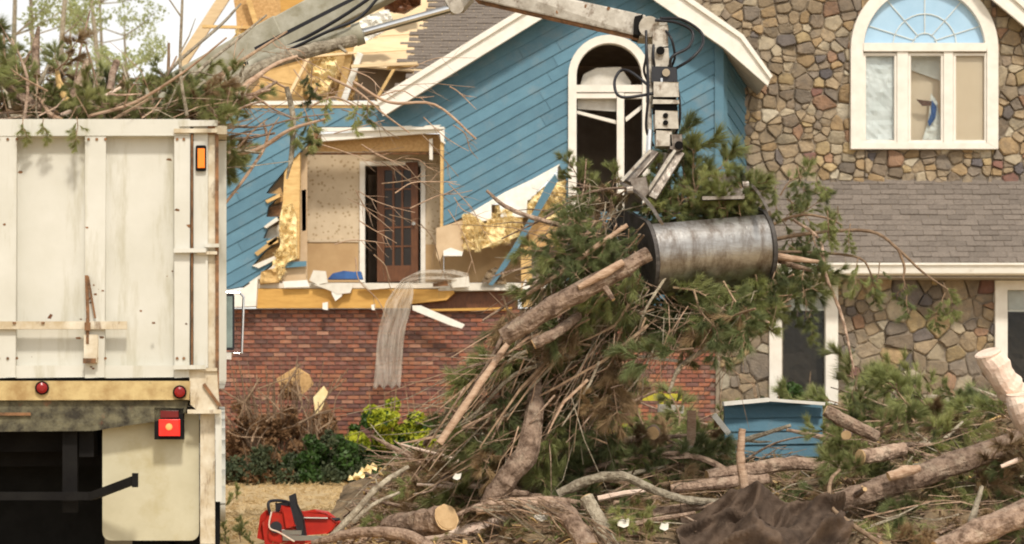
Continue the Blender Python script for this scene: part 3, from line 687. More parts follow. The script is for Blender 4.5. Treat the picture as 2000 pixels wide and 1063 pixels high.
# --- brick base
slab('brick_wall', pf, [[(150, 603), (1402, 603), (1402, 934), (150, 934)]], -0.2, -0.012, M['bmortar'], house)
bw, bh, pu, pv = 0.196, 0.060, 0.208, 0.0725
bms = []
for k, m in enumerate(BRICK):
    for j in range(3):
        rng = random.Random(k * 9 + j); mb = MB(); c = [rng.uniform(-.003, .003) for _ in range(8)]; y0, y1 = -0.022 - rng.uniform(0, .006), 0.0
        vv = [(-bw / 2, y1, 0), (bw / 2, y1, 0), (bw / 2, y1, bh), (-bw / 2, y1, bh),
              (-bw / 2 + .002 + c[0], y0, .003), (bw / 2 - .002 + c[1], y0 + c[2], .003), (bw / 2 - .002 + c[3], y0 + c[4], bh - .003), (-bw / 2 + .002 + c[5], y0 + c[6], bh - .003)]
        mb.add(vv, [(4, 5, 6, 7), (0, 1, 5, 4), (1, 2, 6, 5), (2, 3, 7, 6), (3, 0, 4, 7)]); bms.append((mb, mb.mesh('brick', m), k))
rng = random.Random(5); rest = MB(); nb = 0; cells = []
x0 = P(150, 0, 32).x; x1 = P(1402, 0, 32).x; ztop = P(0, 604, 32).z
r = 0; z = ztop - pv
while z > -0.05:
    x = x0 + (r % 2) * pu / 2 + bw / 2
    while x + bw / 2 < x1:
        p_ = ((x / 32 * F) + 1000, HY - (z - CZ) * F / 32); vis = (430 < p_[0] < 900 and p_[1] < 720); cells.append((0 if vis else 1, x, z)); x += pu
    z -= pv; r += 1
cells.sort(key=lambda c: (c[0], -c[2]))
for j, (_, x, z) in enumerate(cells):
    patch = mnoise.noise(Vector((x * 1.1, z * 1.6, 4)))
    wts = [6, 5 + 6 * max(0, patch), 5, 3 + 9 * max(0, patch), 4 + 10 * max(0, -patch), 1.5]
    k = rng.choices(range(6), wts)[0]; b_, me, kk = bms[k * 3 + rng.randrange(3)]
    if j < 300: place('brick', me, house, (x, 32.012, z))
    else: rest.add([(x + a, 32.012 + b, z + c) for a, b, c in b_.v], b_.f, kk)
rest.build('bricks', BRICK, house, kind='stuff')

# --- stone wing
YS = 32.78; ps = front(YS); pl_ = front(31.95)
def rect(pl, x0, y0, x1, y1):
    a = pl.px(x0, y1); b = pl.px(x1, y0); return (a[0], b[0], a[1], b[1])
rake = [ps.px(1935, -20), ps.px(2060, 92)]
# backing wall with real openings
slab('stone_wall_backing', ps, [[(1300, -140), (1830, -140), (2060, 92), (2060, 380), (1300, 380)], [(1688, 102), (1688, 282), (1936, 282), (1936, 102)]], -0.25, 0.0, M['mortar'], house)
ur = [rect(ps, 1340, -60, 1688, 366), rect(ps, 1936, -60, 2050, 366), rect(ps, 1688, 282, 1936, 366), rect(ps, 1688, -60, 1936, 102)]
def skip_u(u, v):
    px = 1000 + u / YS * F; py = HY - (v - CZ) / YS * F
    if py < -20 or py < -30 + (px - 1925) * 0.75 or px < 1345: return True
    return (math.hypot(px - 1806, py - 95) < 128 and py < 97) or (px < 1440 and py > 200)
stones(ps, ur, 0.285, house, 185, skip_u, 3, 15)
slab('lower_stone_backing', pl_, [[(1398, 530), (2100, 530), (2100, 935), (1398, 935)], [(1529, 566), (1529, 784), (1613, 784), (1613, 566)], [(1966, 566), (1966, 800), (2080, 800), (2080, 566)]], -0.22, 0.0, M['mortar'], house)
lr = [rect(pl_, 1405, 540, 1520, 930), rect(pl_, 1622, 540, 1955, 930), rect(pl_, 1520, 540, 1622, 566), rect(pl_, 1520, 786, 1622, 930), rect(pl_, 1955, 802, 2090, 930), rect(pl_, 1955, 540, 2090, 566)]
stones(pl_, lr, 0.36, house, 115, None, 8, 21, 1.25, keep=lambda u, v: v > 0.9)
# rake of the wing at the top right corner
zprism([(1900, -50), (1925, -50), (2060, 72), (2060, 100), (1930, -8)], 32.4, 32.46, 'rake_board', M['white'], house)
zprism([(1900, -64), (1930, -64), (2060, 62), (2060, 70), (1925, -52)], 32.35, 33.5, 'wing_roof_edge', M['white'], house)
# upper arched window
def fanwindow():
    cx, cy = 1806, 95
    f = zprism([(1662, 291), (1662, 95)] + arc(cx, cy, 144, 180, 0, 28) + [(1950, 291), (1928, 279), (1928, 95)] + arc(cx, cy, 119, 0, 180, 28) + [(1686, 95), (1686, 279), (1927, 279), (1949.5, 291)],
               32.62, 32.84, 'fan_window', M['cream'], house)
    zprism([(1687, 84), (1927, 84), (1927, 100), (1687, 100)], 32.60, 32.80, 'transom', M['cream'], f)
    mb = MB(); mb.prism([P(x, y, 32.74) for x, y in [(1686, 84)] + arc(cx, cy, 118.6, 176, 4, 24) + [(1926, 84)]], (0, 0.02, 0)); mb.build('fan_pane', M['skyglass'], f)
    mb = MB()
    for a in (22, 52, 90, 128, 158): mb.bar(P(cx + 20 * math.cos(R(a)), cy - 8 - 20 * math.sin(R(a)), 32.73), P(cx + 117 * math.cos(R(a)), cy - 117 * math.sin(R(a)), 32.73), 0.018, 0.016)
    for rr in (62, 24):
        p_ = [P(x, y, 32.73) for x, y in arc(cx, cy - 6, rr, 4, 176, 14)]
        for a, b in zip(p_, p_[1:]): mb.bar(a, b, 0.018, 0.016)
    mb.build('muntin', M['skymunt'], f)
    for x0, x1 in ((1686, 1752), (1774, 1843), (1862, 1928)):
        s_ = zprism([(x0, 104), (x1, 104), (x1, 279), (x0, 279), (x0, 274), (x1 - 5, 274), (x1 - 5, 109), (x0 + 5, 109), (x0 + 5, 273.8), (x0, 273.6)], 32.66, 32.72, 'sash', M['cream'], f)
    for x0, x1 in ((1752.5, 1773.5), (1843.5, 1861.5)): zprism([(x0, 101), (x1, 101), (x1, 279), (x0, 279)], 32.63, 32.78, 'mullion', M['cream'], f)
    zprism([(1691, 109), (1747, 109), (1747, 274), (1691, 274)], 32.70, 32.71, 'pane', M['clearpane'], f)
    zprism([(1867, 109), (1923, 109), (1923, 274), (1867, 274)], 32.70, 32.71, 'pane', M['clearpane'], f)
    zprism([(1779, 109), (1838, 109), (1838, 274), (1779, 274)], 32.70, 32.71, 'pane', M['clearpane'], f)
    lump([(1688, 103), (1751, 103), (1751, 280), (1688, 280)], 32.78, 0.01, 'curtain', M['sheer'], f, 21, 0.03, 0.08)
    zprism([(1862, 103), (1928, 103), (1928, 280), (1862, 280)], 32.74, 32.76, 'blind', M['tanblind'], f)
    zprism([(1772, 103), (1845, 103), (1845, 280), (1772, 280)], 32.98, 33.0, 'inner_wall_patch', M['tanblind'], f)
    zprism([(1776, 104), (1843, 104), (1843, 160), (1776, 136)], 32.92, 32.94, 'ceiling_strip', M['foil'], f)
    lump([(1818, 182), (1830, 200), (1840, 250), (1842, 278), (1800, 278), (1812, 240), (1816, 205)], 32.84, 0.02, 'white_cloth', M['foil'], f, 23, 0.03, 0.05)
    lump([(1820, 196), (1829, 210), (1826, 232), (1815, 248), (1812, 238), (1818, 222)], 32.80, 0.02, 'blue_cloth', M['clothblue'], f, 24, 0.02, 0.04)
    zprism([(1790, 194), (1820, 198), (1818, 206), (1802, 207)], 32.78, 32.81, 'dark_bracket', M['doorwood'], f)
M['skymunt'] = mat('pale_muntin', (0.66, 0.7, 0.68), None, 5, 0.5)
M['tanblind'] = mat('tan_roller_blind', (0.8, 0.64, 0.47), (0.75, 0.59, 0.42), 2, 0.8)
M['sheer'] = mat('sheer_curtain', (0.9, 0.9, 0.88), (0.76, 0.77, 0.75), 4, 0.8)
def glassmat():
    m = bpy.data.materials.new('window_glass'); m.use_nodes = True; n = m.node_tree; L = n.links; n.nodes.clear()
    g = n.nodes.new('ShaderNodeBsdfGlossy'); g.inputs['Roughness'].default_value = 0.05
    t = n.nodes.new('ShaderNodeBsdfTransparent'); t.inputs[0].default_value = (0.93, 0.95, 0.95, 1)
    fr = n.nodes.new('ShaderNodeFresnel'); fr.inputs[0].default_value = 1.25
    x = n.nodes.new('ShaderNodeMixShader'); o = n.nodes.new('ShaderNodeOutputMaterial')
    L.new(fr.outputs[0], x.inputs[0]); L.new(t.outputs[0], x.inputs[1]); L.new(g.outputs[0], x.inputs[2]); L.new(x.outputs[0], o.inputs[0]); return m
M['clearpane'] = glassmat()
fanwindow()
# lower windows
def lowwin(x0, x1, y0, y1, xr, nm='lower_window'):
    f = zprism([(x0, y0), (x1, y0), (x1, y1), (x0, y1), (x0, y1 - 1), (x1 - 24, y1 - 14), (x1 - 24, y0 + 18), (x0 + 24, y0 + 18), (x0 + 24, y1 - 14), (x0, y1 - 2)], 31.82, 32.0, nm, M['cream'], house)
    zprism([(x0 + 25, y0 + 19), (x1 - 25, y0 + 19), (x1 - 25, y0 + 56), (x0 + 25, y0 + 56)], 32.02, 32.05, 'blind', M['blind'], f)
    zprism([(x0 + 25, y0 + 56.5), (x1 - 25, y0 + 56.5), (x1 - 25, y0 + 61), (x0 + 25, y0 + 61)], 31.98, 32.02, 'sash', M['cream'], f)
    zprism([(x0 + 25, y0 + 18.5), (x1 - 25, y0 + 18.5), (x1 - 25, y1 - 15), (x0 + 25, y1 - 15)], 31.965, 31.975, 'pane', M['clearpane'], f)
    lump([(x0 + 18, y0 + 10), (x1 - 18, y0 + 10), (x1 - 18, y1 - 6), (x0 + 18, y1 - 6)], 32.25, 0.02, 'curtain', M['curtain'], f, 31, 0.05, 0.09)
lowwin(1503, 1637, 546, 790, 0); lowwin(1944, 2100, 548, 810, 0)
# skirt roof, gutter, eave
e0 = P(1600, 512, 31.3); e1 = P(1600, 354, YS - .02); sl = math.atan2(e1.z - e0.z, e1.y - e0.y)
pk = Plane((P(1425, 0, 32).x, e0.y, e0.z), (1, 0, 0), (0, math.cos(sl), math.sin(sl))); Lk = math.hypot(e1.z - e0.z, e1.y - e0.y); Wk = 5.9
pbox(pk, -0.05, Wk, 0, Lk, -0.05, 0, 'skirt_roof_deck', M['deck'], house)
shingles(pk, 0.1, Wk - 0.1, -0.03, Lk - 0.08, Lk / 15.6, 0.315, lambda u, v: True, house, 300)
a = P(1425, 514, 31.24); b = P(2120, 540, 31.24); cx = (a.x + b.x) / 2
mb = MB(); prof = [(0, 0), (0, -0.17), (0.09, -0.2), (0.13, -0.2), (0.13, 0)]
sec = [Vector((a.x, 31.18 + 0.0 + (0.03 if i == 1 else 0), a.z)) + Vector((0, q[0], q[1])) for i, q in enumerate(prof)]
mb.prism(sec, (b.x - a.x, 0, 0)); mb.build('gutter', M['white'], house)
mb = MB(); mb.box((cx, 31.17, a.z - 0.02), (b.x - a.x, 0.03, 0.035)); mb.build('gutter_lip', M['white'], house)
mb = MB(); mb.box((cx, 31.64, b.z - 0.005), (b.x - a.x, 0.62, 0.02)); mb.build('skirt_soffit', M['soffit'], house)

# ============================================================ dump truck (built in its own frame: X right, Y forward, Z up)
TA = R(8.8)
TO = Vector(((425 - 1000) * 12 / F, 12.0, 0.0))
truck = thing('dump_truck', 'white high sided debris truck seen from behind, heaped with branches', 'truck', TO)
truck.rotation_euler = (0, 0, TA)
def TP(w=0.0):
    N = Vector((math.sin(TA), -math.cos(TA), 0)); return Plane(TO + N * w, (math.cos(TA), math.sin(TA), 0), (0, 0, 1))
def tl(px, py, w=0.0):
    u, v = TP(w).px(px, py); return Vector((u, -w, v))
def tz(poly, w1, w0, name, m, parent=None, bevel=0, **kw):
    """outline in photo pixels on the plane w1 towards the viewer, extruded forward to w0"""
    mb = MB(); mb.prism([tl(x, y, w1) for x, y in poly], (0, w1 - w0, 0)); return mb.build(name, m, parent or truck, bevel=bevel, **kw)
def rc(x0, y0, x1, y1): return [(x0, y0), (x1, y0), (x1, y1), (x0, y1)]
def rrect(x0, y0, x1, y1, r, n=5):
    o = []
    for cx, cy, a0 in ((x1 - r, y0 + r, 90), (x1 - r, y1 - r, 0), (x0 + r, y1 - r, -90), (x0 + r, y0 + r, 180)):
        for i in range(n + 1): a = R(a0 - 90 * i / n); o.append((cx + r * math.cos(a), cy - r * math.sin(a)))
    return o
gate = tz(rc(-345, 236, 372, 738), -0.04, -0.06, 'tailgate', M['truck'])
tz(rc(-345, 234, 370, 265), 0.045, -0.0395, 'top_rail', M['truck'], gate, 0.006)
for k, (x0, x1) in enumerate([(-345, -310), (-200, -150), (-6, 31), (168, 205), (342, 370)]): tz(rc(x0, 265.5, x1, 737), 0.042, -0.0395, 'rib', M['truck'], gate, 0.006)
for x0, x1 in ((31.5, 167.5), (205.5, 341.5)): tz(rc(x0, 716, x1, 737), 0.03, -0.0395, 'bottom_rail', M['truck'], gate, 0.006)
tz(rc(-340, 628, 248, 643), 0.075, 0.043, 'lock_bar', M['truckdirt'], gate, 0.005)
tz(rc(165, 655, 190, 708), 0.085, 0.043, 'lock_plate', M['truckdirt'], gate, 0.004)
tz(rc(162, 700, 187, 710), 0.1, 0.086, 'lock_foot', M['rust'], gate)
mb = MB(); mb.bar(tl(169, 538, .06), tl(172, 628, .06), 0.016, 0.02); mb.bar(tl(172, 540, .07), tl(186, 622, .07), 0.012, 0.012)
mb.build('latch_lever', M['rust'], gate)
mb = MB(); mb.box(tl(171, 638, .09), (0.035, .03, .05)); mb.tube([tl(171, 622, .08), tl(171, 672, .08)], 0.011, 8); mb.build('latch_bolt', M['rust'], gate)
for x in (84, 300, 28): mb = MB(); mb.box(tl(x, 631, .08), (0.02, .012, .012)); mb.build('bolt', M['rust'], gate)
rgt = random.Random(12)
for x in (-6, 12, 30, 170, 186, 203, 343, 356): 
    for y in (272, 700):
        mb = MB(); mb.tube([tl(x + 3, y, .043), tl(x + 3, y, .05)], .009, 8); mb.build('bolt', M['rust'], gate)
for k in range(26):
    x, y = rgt.choice([(rgt.uniform(0, 370), rgt.uniform(300, 730)), (rgt.uniform(150, 210), rgt.uniform(520, 730))]); w0 = -.0388 if (31 < x < 168 or 205 < x < 342) else .0434
    a_ = rgt.uniform(0, 6.3); l_ = rgt.uniform(2, 9); pts = [(x + math.cos(a_ + t) * l_ * rgt.uniform(.3, 1), y + math.sin(a_ + t) * l_ * rgt.uniform(.2, .6)) for t in (0, 1.2, 2.5, 3.8, 5)]
    tz(pts, w0, w0 - .001, 'rust_chip', M['rust'], gate)
tz([(92, 622), (98, 613), (103, 615), (99, 623)], .09, .077, 'stuck_leaf', M['doorwood'], gate)
# body corner post and hinges
post = tz(rc(378, 245, 406, 718), 0.03, -0.15, 'corner_post', M['truck'])
tz(rc(372, 240, 377.5, 738), -0.03, -0.1, 'gate_gap', M['black'])
tz(rc(406.5, 258, 425, 800), 0.012, -0.15, 'corner_flange', M['truckdirt'])
tz([(420, 262), (427, 262), (428, 800), (421, 800)], 0.03, 0.013, 'rusty_edge', M['rust'])
tz(rc(352, 236, 424, 246), 0.06, 0.031, 'hinge_plate', M['truck'], bevel=.004); tz(rc(340, 252, 424, 259), 0.07, 0.046, 'hinge_plate', M['truckdirt'], bevel=.003)
tz(rc(406, 240, 420, 262), 0.05, 0.032, 'hinge_pin', M['rust'])
for y in (486, 714):
    tz(rc(340, y, 402, y + 7), 0.085, 0.046, 'hinge_plate', M['truck'], bevel=.003); tz(rc(384, y + 5, 424, y + 11), 0.06, 0.031, 'hinge_plate', M['truckdirt'])
tz(rc(400, 476, 428, 483), 0.06, 0.031, 'hinge_plate', M['truck'])
mb = MB(); mb.tube([tl(375, 262, .05), tl(375, 716, .05)], 0.006, 8); mb.build('hinge_rod', M['rust'], truck)
# side marker lamp
lamp = tz(rrect(382, 284, 403, 334, 4), 0.055, 0.031, 'marker_lamp', M['rubber']); tz(rc(387, 291, 399, 327), 0.066, 0.056, 'amber_lens', M['amber'], lamp, .003)
# floor edge, beam and lights
tz(rc(-345, 738.5, 372, 745), 0.02, -0.2, 'floor_gap', M['black'])
beam = tz(rc(-345, 746, 370, 781), 0.05, -0.1, 'rear_beam', M['tanbeam'], bevel=.006)
for x, y in ((82, 758), (351, 766)):
    mb = MB(); mb.tube([tl(x, y, .051), tl(x, y, .068)], 0.043, 18); l_ = mb.build('clearance_light', M['rubber'], truck)
    mb = MB(); mb.tube([tl(x, y, .068), tl(x, y, .08), tl(x, y, .086)], [0.034, 0.032, 0.018], 18); mb.build('red_lens', M['redlens'], l_)
tz([(-345, 782), (368, 782), (362, 806), (300, 824), (180, 842), (-345, 846)], 0.02, -0.25, 'chassis_end', M['grime'])
tz([(-345, 806), (60, 806), (60, 812), (-345, 812)], 0.04, 0.021, 'red_strip', M['rust'])
brk = tz([(371, 722), (424, 722), (429, 792), (418, 806), (392, 806), (372, 790)], 0.04, -0.15, 'corner_bracket', M['truckdirt'], bevel=.005)
mb = MB(); mb.bar(tl(398, 750, .05), tl(428, 792, .05), 0.02, 0.02); mb.build('gusset', M['rust'], truck)
tz(rc(366, 800, 432, 808), 0.06, 0.041, 'bracket_foot', M['truckdirt'])
# underbody: frame rails, cross members, axles, wheels, added dark sheet
mb = MB()
for u in (-1.62, -0.82): mb.box((u, 2.6, 0.98), (0.09, 5.0, 0.26))
for y in (0.35, 1.9, 3.2): mb.box((-1.22, y, 0.98), (0.7, 0.12, 0.2))
mb.box((-1.22, 3.0, 1.22), (2.3, 5.6, 0.08)); mb.build('chassis_frame', M['black'], truck)
for y in (1.25, 2.6):
    mb = MB(); mb.tube([(-2.3, y, .52), (-0.12, y, .52)], 0.08, 10); mb.tube([(-1.45, y, .52), (-1.22, y - .05, .52), (-1.0, y, .52)], [0.12, 0.24, 0.12], 12); mb.build('axle', M['black'], truck)
    for u in (-2.3, -2.02, -0.44, -0.16):
        mb = MB(); prof = [(0.27, -.11), (0.44, -.13), (0.5, -.11), (0.52, -.07), (0.52, .07), (0.5, .11), (0.44, .13), (0.27, .11)]; n = 28
        for r_, dx in prof:
            for k in range(n): a = 2 * math.pi * k / n; rr = r_ * (0.985 if r_ > .5 and k % 2 else 1); mb.v.append((u + dx, y + rr * math.cos(a), .52 + rr * math.sin(a)))
        for i in range(len(prof)):
            for k in range(n): i2 = (i + 1) % len(prof); mb.f.append((i * n + k, i * n + (k + 1) % n, i2 * n + (k + 1) % n, i2 * n + k)); mb.m.append(0)
        tyre = mb.build('wheel', M['rubber'], truck)
        mb = MB(); mb.tube([(u - .06, y, .52), (u + .06, y, .52)], 0.28, 20); mb.build('rim', M['grime'], tyre)
tz(rc(-330, 846, 204, 1120), -0.9, -0.93, 'underbody_shade_sheet', M['rubber'])  # dark sheet added so the space under the bed stays black
mb = MB(); mb.box((-1.2, 0.55, 0.93), (2.2, .06, .3)); mb.build('rear_cross_member', M['black'], truck)
for x_ in (135, -150): mb = MB(); mb.box(((tl(x_, 845).x), 0.1, tl(0, 922).z), (0.09, .09, .52)); mb.build('bumper_hanger', M['black'], truck)
mb = MB(); mb.bar(tl(-300, 969, .02), tl(185, 969, .02), 0.05, 0.05); mb.bar(tl(178, 970, .03), tl(262, 938, .22), 0.045, 0.05); mb.box(tl(264, 938, .24), (0.035, .09, .085)); mb.build('bumper_bar', M['grimedark'] if 'grimedark' in M else M['black'], truck)
# mud flap, tail light, fender
flap = tz([p for p in rrect(200, 812, 389, 1056, 17) if p[1] > 840] + [(200, 846), (300, 828), (362, 808), (389, 806)][0:4], -0.12, -0.135, 'mud_flap', M['flap']) if False else \
    tz([(389, 806), (389, 1038)] + [(372 + 17 * math.cos(R(a)), 1039 + 17 * math.sin(R(a))) for a in range(0, 91, 15)] + [(217 - 17 * math.sin(R(a)), 1039 + 17 * math.cos(R(a))) for a in range(0, 91, 15)] + [(200, 812)], -0.12, -0.135, 'mud_flap', M['flap'])
tl_ = tz(rc(303, 798, 358, 857), 0.02, -0.1, 'tail_light', M['rubber'], bevel=.005)
tz(rc(314, 803, 348, 815), 0.028, 0.021, 'reflector', M['redref'], tl_, .003); tz(rc(312, 821, 350, 850), 0.036, 0.021, 'red_lens', M['redlit'], tl_, .005)
mb = MB(); mb.tube([tl(330, 834, .037), tl(330, 834, .045), tl(330, 834, .048)], [.022, .018, .006], 12); mb.build('lit_bulb', M['redcore'], tl_)
mb = MB()     # rounded fender skin along the right side, over the dual wheels
pr_ = []
for a in range(-10, 191, 10): pr_.append((1.9 - 1.75 * math.cos(R(a)) , 0.55 + 0.62 * math.sin(R(a))))
for k in range(len(pr_) - 1):
    (y0, z0), (y1, z1) = pr_[k], pr_[k + 1]
    mb.add([(-0.32, y0, z0), (0.05, y0, z0), (0.05, y1, z1), (-0.32, y1, z1), (-0.32, y0, z0 - .012), (0.05, y0, z0 - .012), (0.05, y1, z1 - .012), (-0.32, y1, z1 - .012)],
           [(0, 1, 2, 3), (7, 6, 5, 4), (0, 4, 5, 1), (1, 5, 6, 2), (2, 6, 7, 3), (3, 7, 4, 0)])
mb.build('fender', M['truck'], truck, smooth=True)
tz(rc(391, 808, 420, 1063), -0.05, -0.07, 'side_flap', M['truckdirt']); tz(rc(421, 806, 433, 980), 0.0, -0.03, 'fender_edge', M['truck'])
tz(rc(414, 900, 430, 1075), -0.1, -0.3, 'wheel_guard', M['rubber'])
# high body
zt, zb = tl(0, 240).z, tl(0, 742).z
mb = MB()
mb.box((-0.025, 2.9, (zt + zb) / 2), (0.05, 5.3, zt - zb)); mb.box((-2.47, 2.9, (zt + zb) / 2), (0.05, 5.3, zt - zb)); mb.box((-1.25, 5.57, (zt + zb) / 2), (2.49, 0.05, zt - zb)); mb.box((-1.25, 2.85, zb + 0.02), (2.38, 5.35, 0.04))
mb.build('body', M['truck'], truck)
for k in range(7): mb = MB(); mb.box((0.03, 0.6 + k * 0.75, (zt + zb) / 2), (0.055, 0.09, zt - zb - .01)); mb.build('side_rib', M['truck'], truck)
mb = MB(); mb.box((0.01, 2.95, zt + 0.03), (0.1, 5.3, 0.055)); mb.box((-2.47, 2.95, zt + 0.03), (0.1, 5.3, 0.055)); mb.build('side_rail', M['truckdirt'], truck)
# cab
mb = MB(); mb.prism([(-2.35, 6.0, .7), (-2.35, 6.0, 2.55), (-2.35, 7.3, 2.6), (-2.35, 7.7, 1.75), (-2.35, 9.0, 1.6), (-2.35, 9.15, .7)], (2.2, 0, 0)); cab = mb.build('cab', M['truck'], truck, bevel=.04)
mb = MB(); mb.prism([(-0.148, 6.3, 1.65), (-0.148, 6.3, 2.35), (-0.148, 7.2, 2.38), (-0.148, 7.45, 1.7)], (0.012, 0, 0)); mb.build('side_window', M['glassdark'], cab)
mb = MB(); mb.box((-1.25, 5.994, 2.1), (1.2, .01, .4)); mb.build('rear_window', M['glassdark'], cab)
for u in (-2.15, -0.3):
    mb = MB(); mb.tube([(u - .14, 8.3, .52), (u + .14, 8.3, .52)], 0.52, 28); t_ = mb.build('wheel', M['rubber'], truck, bevel=.03); mb = MB(); mb.tube([(u - .16, 8.3, .52), (u + .16, 8.3, .52)], 0.27, 20); mb.build('rim', M['grime'], t_)
# wing mirror
wm = -5.2
mir = tz(rrect(428, 574, 458, 684, 4), wm, wm - .06, 'wing_mirror', M['sawblack'], bevel=.008); tz(rc(431, 579, 454, 679), wm + .004, wm + .001, 'mirror_glass', M['mirrorglass'], mir)
mb = MB(); mb.tube([tl(422, 571, wm - .1), tl(468, 572, wm - .1), tl(476, 580, wm - .1), tl(472, 690, wm - .1), tl(440, 690, wm - .1), tl(415, 692, wm - .1)], 0.012, 8); mb.build('mirror_arm', M['chrome'], truck)
tz(rc(418, 688, 452, 702), wm - .02, wm - .1, 'mirror_foot', M['white'])

# ============================================================ knuckle-boom loader with grapple
loader = thing('grapple_loader', 'pale worn knuckle boom loader arm with black hoses and grey clamshell grapple holding pine branches', 'loader', P(360, 240, 17.6))
def px2m(r, Y): return r * Y / F
mb = MB(); mb.bar(P(300, 212, 17.7), P(560, 68, 17.3), px2m(78, 17.5), 0.24, (0, 1, 0)); mb.bar(P(556, 70, 17.3), P(800, -62, 17.0), px2m(76, 17), 0.22, (0, 1, 0))
mb.build('inner_boom', M['boomold'], loader, bevel=.012)
mb = MB(); mb.bar(P(498, 96, 17.0), P(760, -38, 16.8), 0.03, 0.02, (0, 1, 0)); mb.tube(curve([P(470, 128, 16.9), P(560, 92, 16.85), P(660, 38, 16.8), P(760, -30, 16.8)]), 0.016, 8); mb.build('hose', M['hose'], loader)
cyl = MB(); cyl.tube([P(488, 130, 16.8), P(506, 123, 16.8), P(508, 122, 16.8), P(690, 70, 16.7), P(692, 69, 16.7), P(708, 64, 16.7)], [.05, .06, .075, .085, .1, .1], 18)
cylo = cyl.build('lift_cylinder', M['boomold'], loader, smooth=True)
mb = MB(); mb.tube([P(704, 66, 16.7), P(884, 16, 16.6)], px2m(8, 16.6), 14); mb.build('cylinder_rod', M['chrome'], cylo, smooth=True)
mb = MB(); mb.tube(curve([P(560, 100, 16.7), P(640, 62, 16.6), P(700, 36, 16.6), P(735, 0, 16.6), P(760, -30, 16.6)]), 0.014, 7); mb.build('hose', M['hose'], loader)
mb = MB(); mb.tube([P(892, 13, 16.45), P(892, 13, 16.75)], px2m(14, 16.6), 16); mb.prism([P(868, -2, 16.5), P(905, -30, 16.5), P(925, -6, 16.5), P(905, 16, 16.5), P(880, 20, 16.5)], (0, .2, 0)); mb.build('knuckle_link', M['boom'], loader)
stick = MB()
def boxbeam(mb, top0, bot0, top1, bot1, Y0, Y1, d):
    vv = [P(*bot0, Y0), P(*bot0, Y0 + d), P(*top0, Y0 + d), P(*top0, Y0), P(*bot1, Y1), P(*bot1, Y1 + d), P(*top1, Y1 + d), P(*top1, Y1)]
    mb.add(vv, [(3, 2, 1, 0), (4, 5, 6, 7), (0, 1, 5, 4), (1, 2, 6, 5), (2, 3, 7, 6), (3, 0, 4, 7)])
boxbeam(stick, (905, -48), (925, -2), (1262, 30), (1250, 72), 16.35, 15.75, 0.22)
sto = stick.build('outer_boom', M['boom'], loader, bevel=.012)
mb = MB(); boxbeam(mb, (925, -2), (935, 8), (1250, 66), (1246, 80), 16.38, 15.78, 0.16); mb.build('boom_dark_underside', M['rust'], sto)  # darker strip along the underside of the outer boom
for x, y in ((1090, 18), (1188, 20), (1145, 12)):
    mb = MB(); c = P(x, y, 15.93 - 0.0); c.y = 15.75 + (16.35 - 15.75) * (1262 - x) / 350 - .012; mb.tube([c, c + Vector((0, .03, 0))], 0.016, 10); mb.build('bolt', M['rust'], sto)
mb = MB(); mb.tube([P(1268, 52, 15.62), P(1268, 52, 16.02)], px2m(20, 15.8), 20); mb.prism([P(1246, 40, 15.68), P(1300, 38, 15.68), P(1306, 58, 15.68), P(1296, 74, 15.68), P(1250, 72, 15.68)], (0, .28, 0)); mb.build('tip_pin', M['boom'], loader, bevel=.006)
for x in (1241, 1243): pass
mb = MB(); mb.prism([P(1240, 32, 15.66), P(1256, 28, 15.66), P(1250, 70, 15.66), P(1238, 66, 15.66)], (0, .3, 0)); mb.build('hose_bracket', M['black'], loader)
Yg = 15.7
def gz(poly, Y0, d, name, m, parent=None, bevel=.006):
    mb = MB(); mb.prism([P(x, y, Y0) for x, y in poly], (0, d, 0)); return mb.build(name, m, parent or loader, bevel=bevel)
gz(rc(1276, 50, 1304, 92), 15.62, .14, 'hanger_link', M['boom']); gz([(1278, 96), (1304, 92), (1308, 124), (1300, 132), (1276, 132)], 15.62, .14, 'hanger_link', M['boom'])
mb = MB(); mb.tube([P(1290, 99, 15.58), P(1290, 99, 15.8)], .035, 14); mb.build('link_pin', M['black'], loader)
rot = gz(rc(1274, 131, 1322, 160), 15.6, .2, 'rotator', M['sawblack'])
mb = MB(); mb.tube([P(1301, 142, 15.57), P(1301, 142, 15.61)], .032, 14); mb.build('chrome_fitting', M['chrome'], rot)
mb = MB(); mb.tube([P(1292, 153, 15.58), P(1292, 166, 15.58)], .012, 8); mb.build('chrome_fitting', M['chrome'], rot)
gz(rc(1278, 161, 1325, 188), 15.56, .26, 'rotator_housing', M['boom']); gz(rc(1276, 189, 1320, 194), 15.6, .2, 'rotator_gap', M['black'])
gz(rc(1276, 195, 1326, 202), 15.56, .26, 'flange', M['boom']); gz(rc(1278, 203, 1322, 216), 15.6, .2, 'motor_block', M['black'])
gz(rc(1281, 217, 1324, 250), 15.57, .24, 'motor_housing', M['boom'])
for y in (226, 240): mb = MB(); mb.tube([P(1300, y, 15.555), P(1300, y, 15.575)], .022, 12); mb.build('port', M['black'], loader)
gz(rc(1283, 256, 1312, 284), 15.58, .2, 'grapple_neck', M['boom']); gz(rc(1282, 250.5, 1310, 256), 15.6, .16, 'neck_ring', M['black'])
gz([(1310, 264), (1332, 262), (1334, 292), (1322, 296), (1308, 290)], 15.58, .2, 'ear_plate', M['grapple'])
mb = MB(); mb.tube([P(1326, 284, 15.55), P(1326, 284, 15.8)], .035, 14); mb.build('hinge_pin', M['black'], loader)
mb = MB(); mb.tube([P(1270, 88, 15.66), P(1268, 200, 15.66)], .03, 10); mb.tube([P(1268, 200, 15.66), P(1269, 254, 15.66)], .02, 10); mb.build('hose_guard', M['boom'], loader)
mb = MB(); mb.tube([P(1269, 254, 15.62), P(1267, 300, 15.62)], .026, 12); mb.build('small_cylinder', M['chrome'], loader, smooth=True)
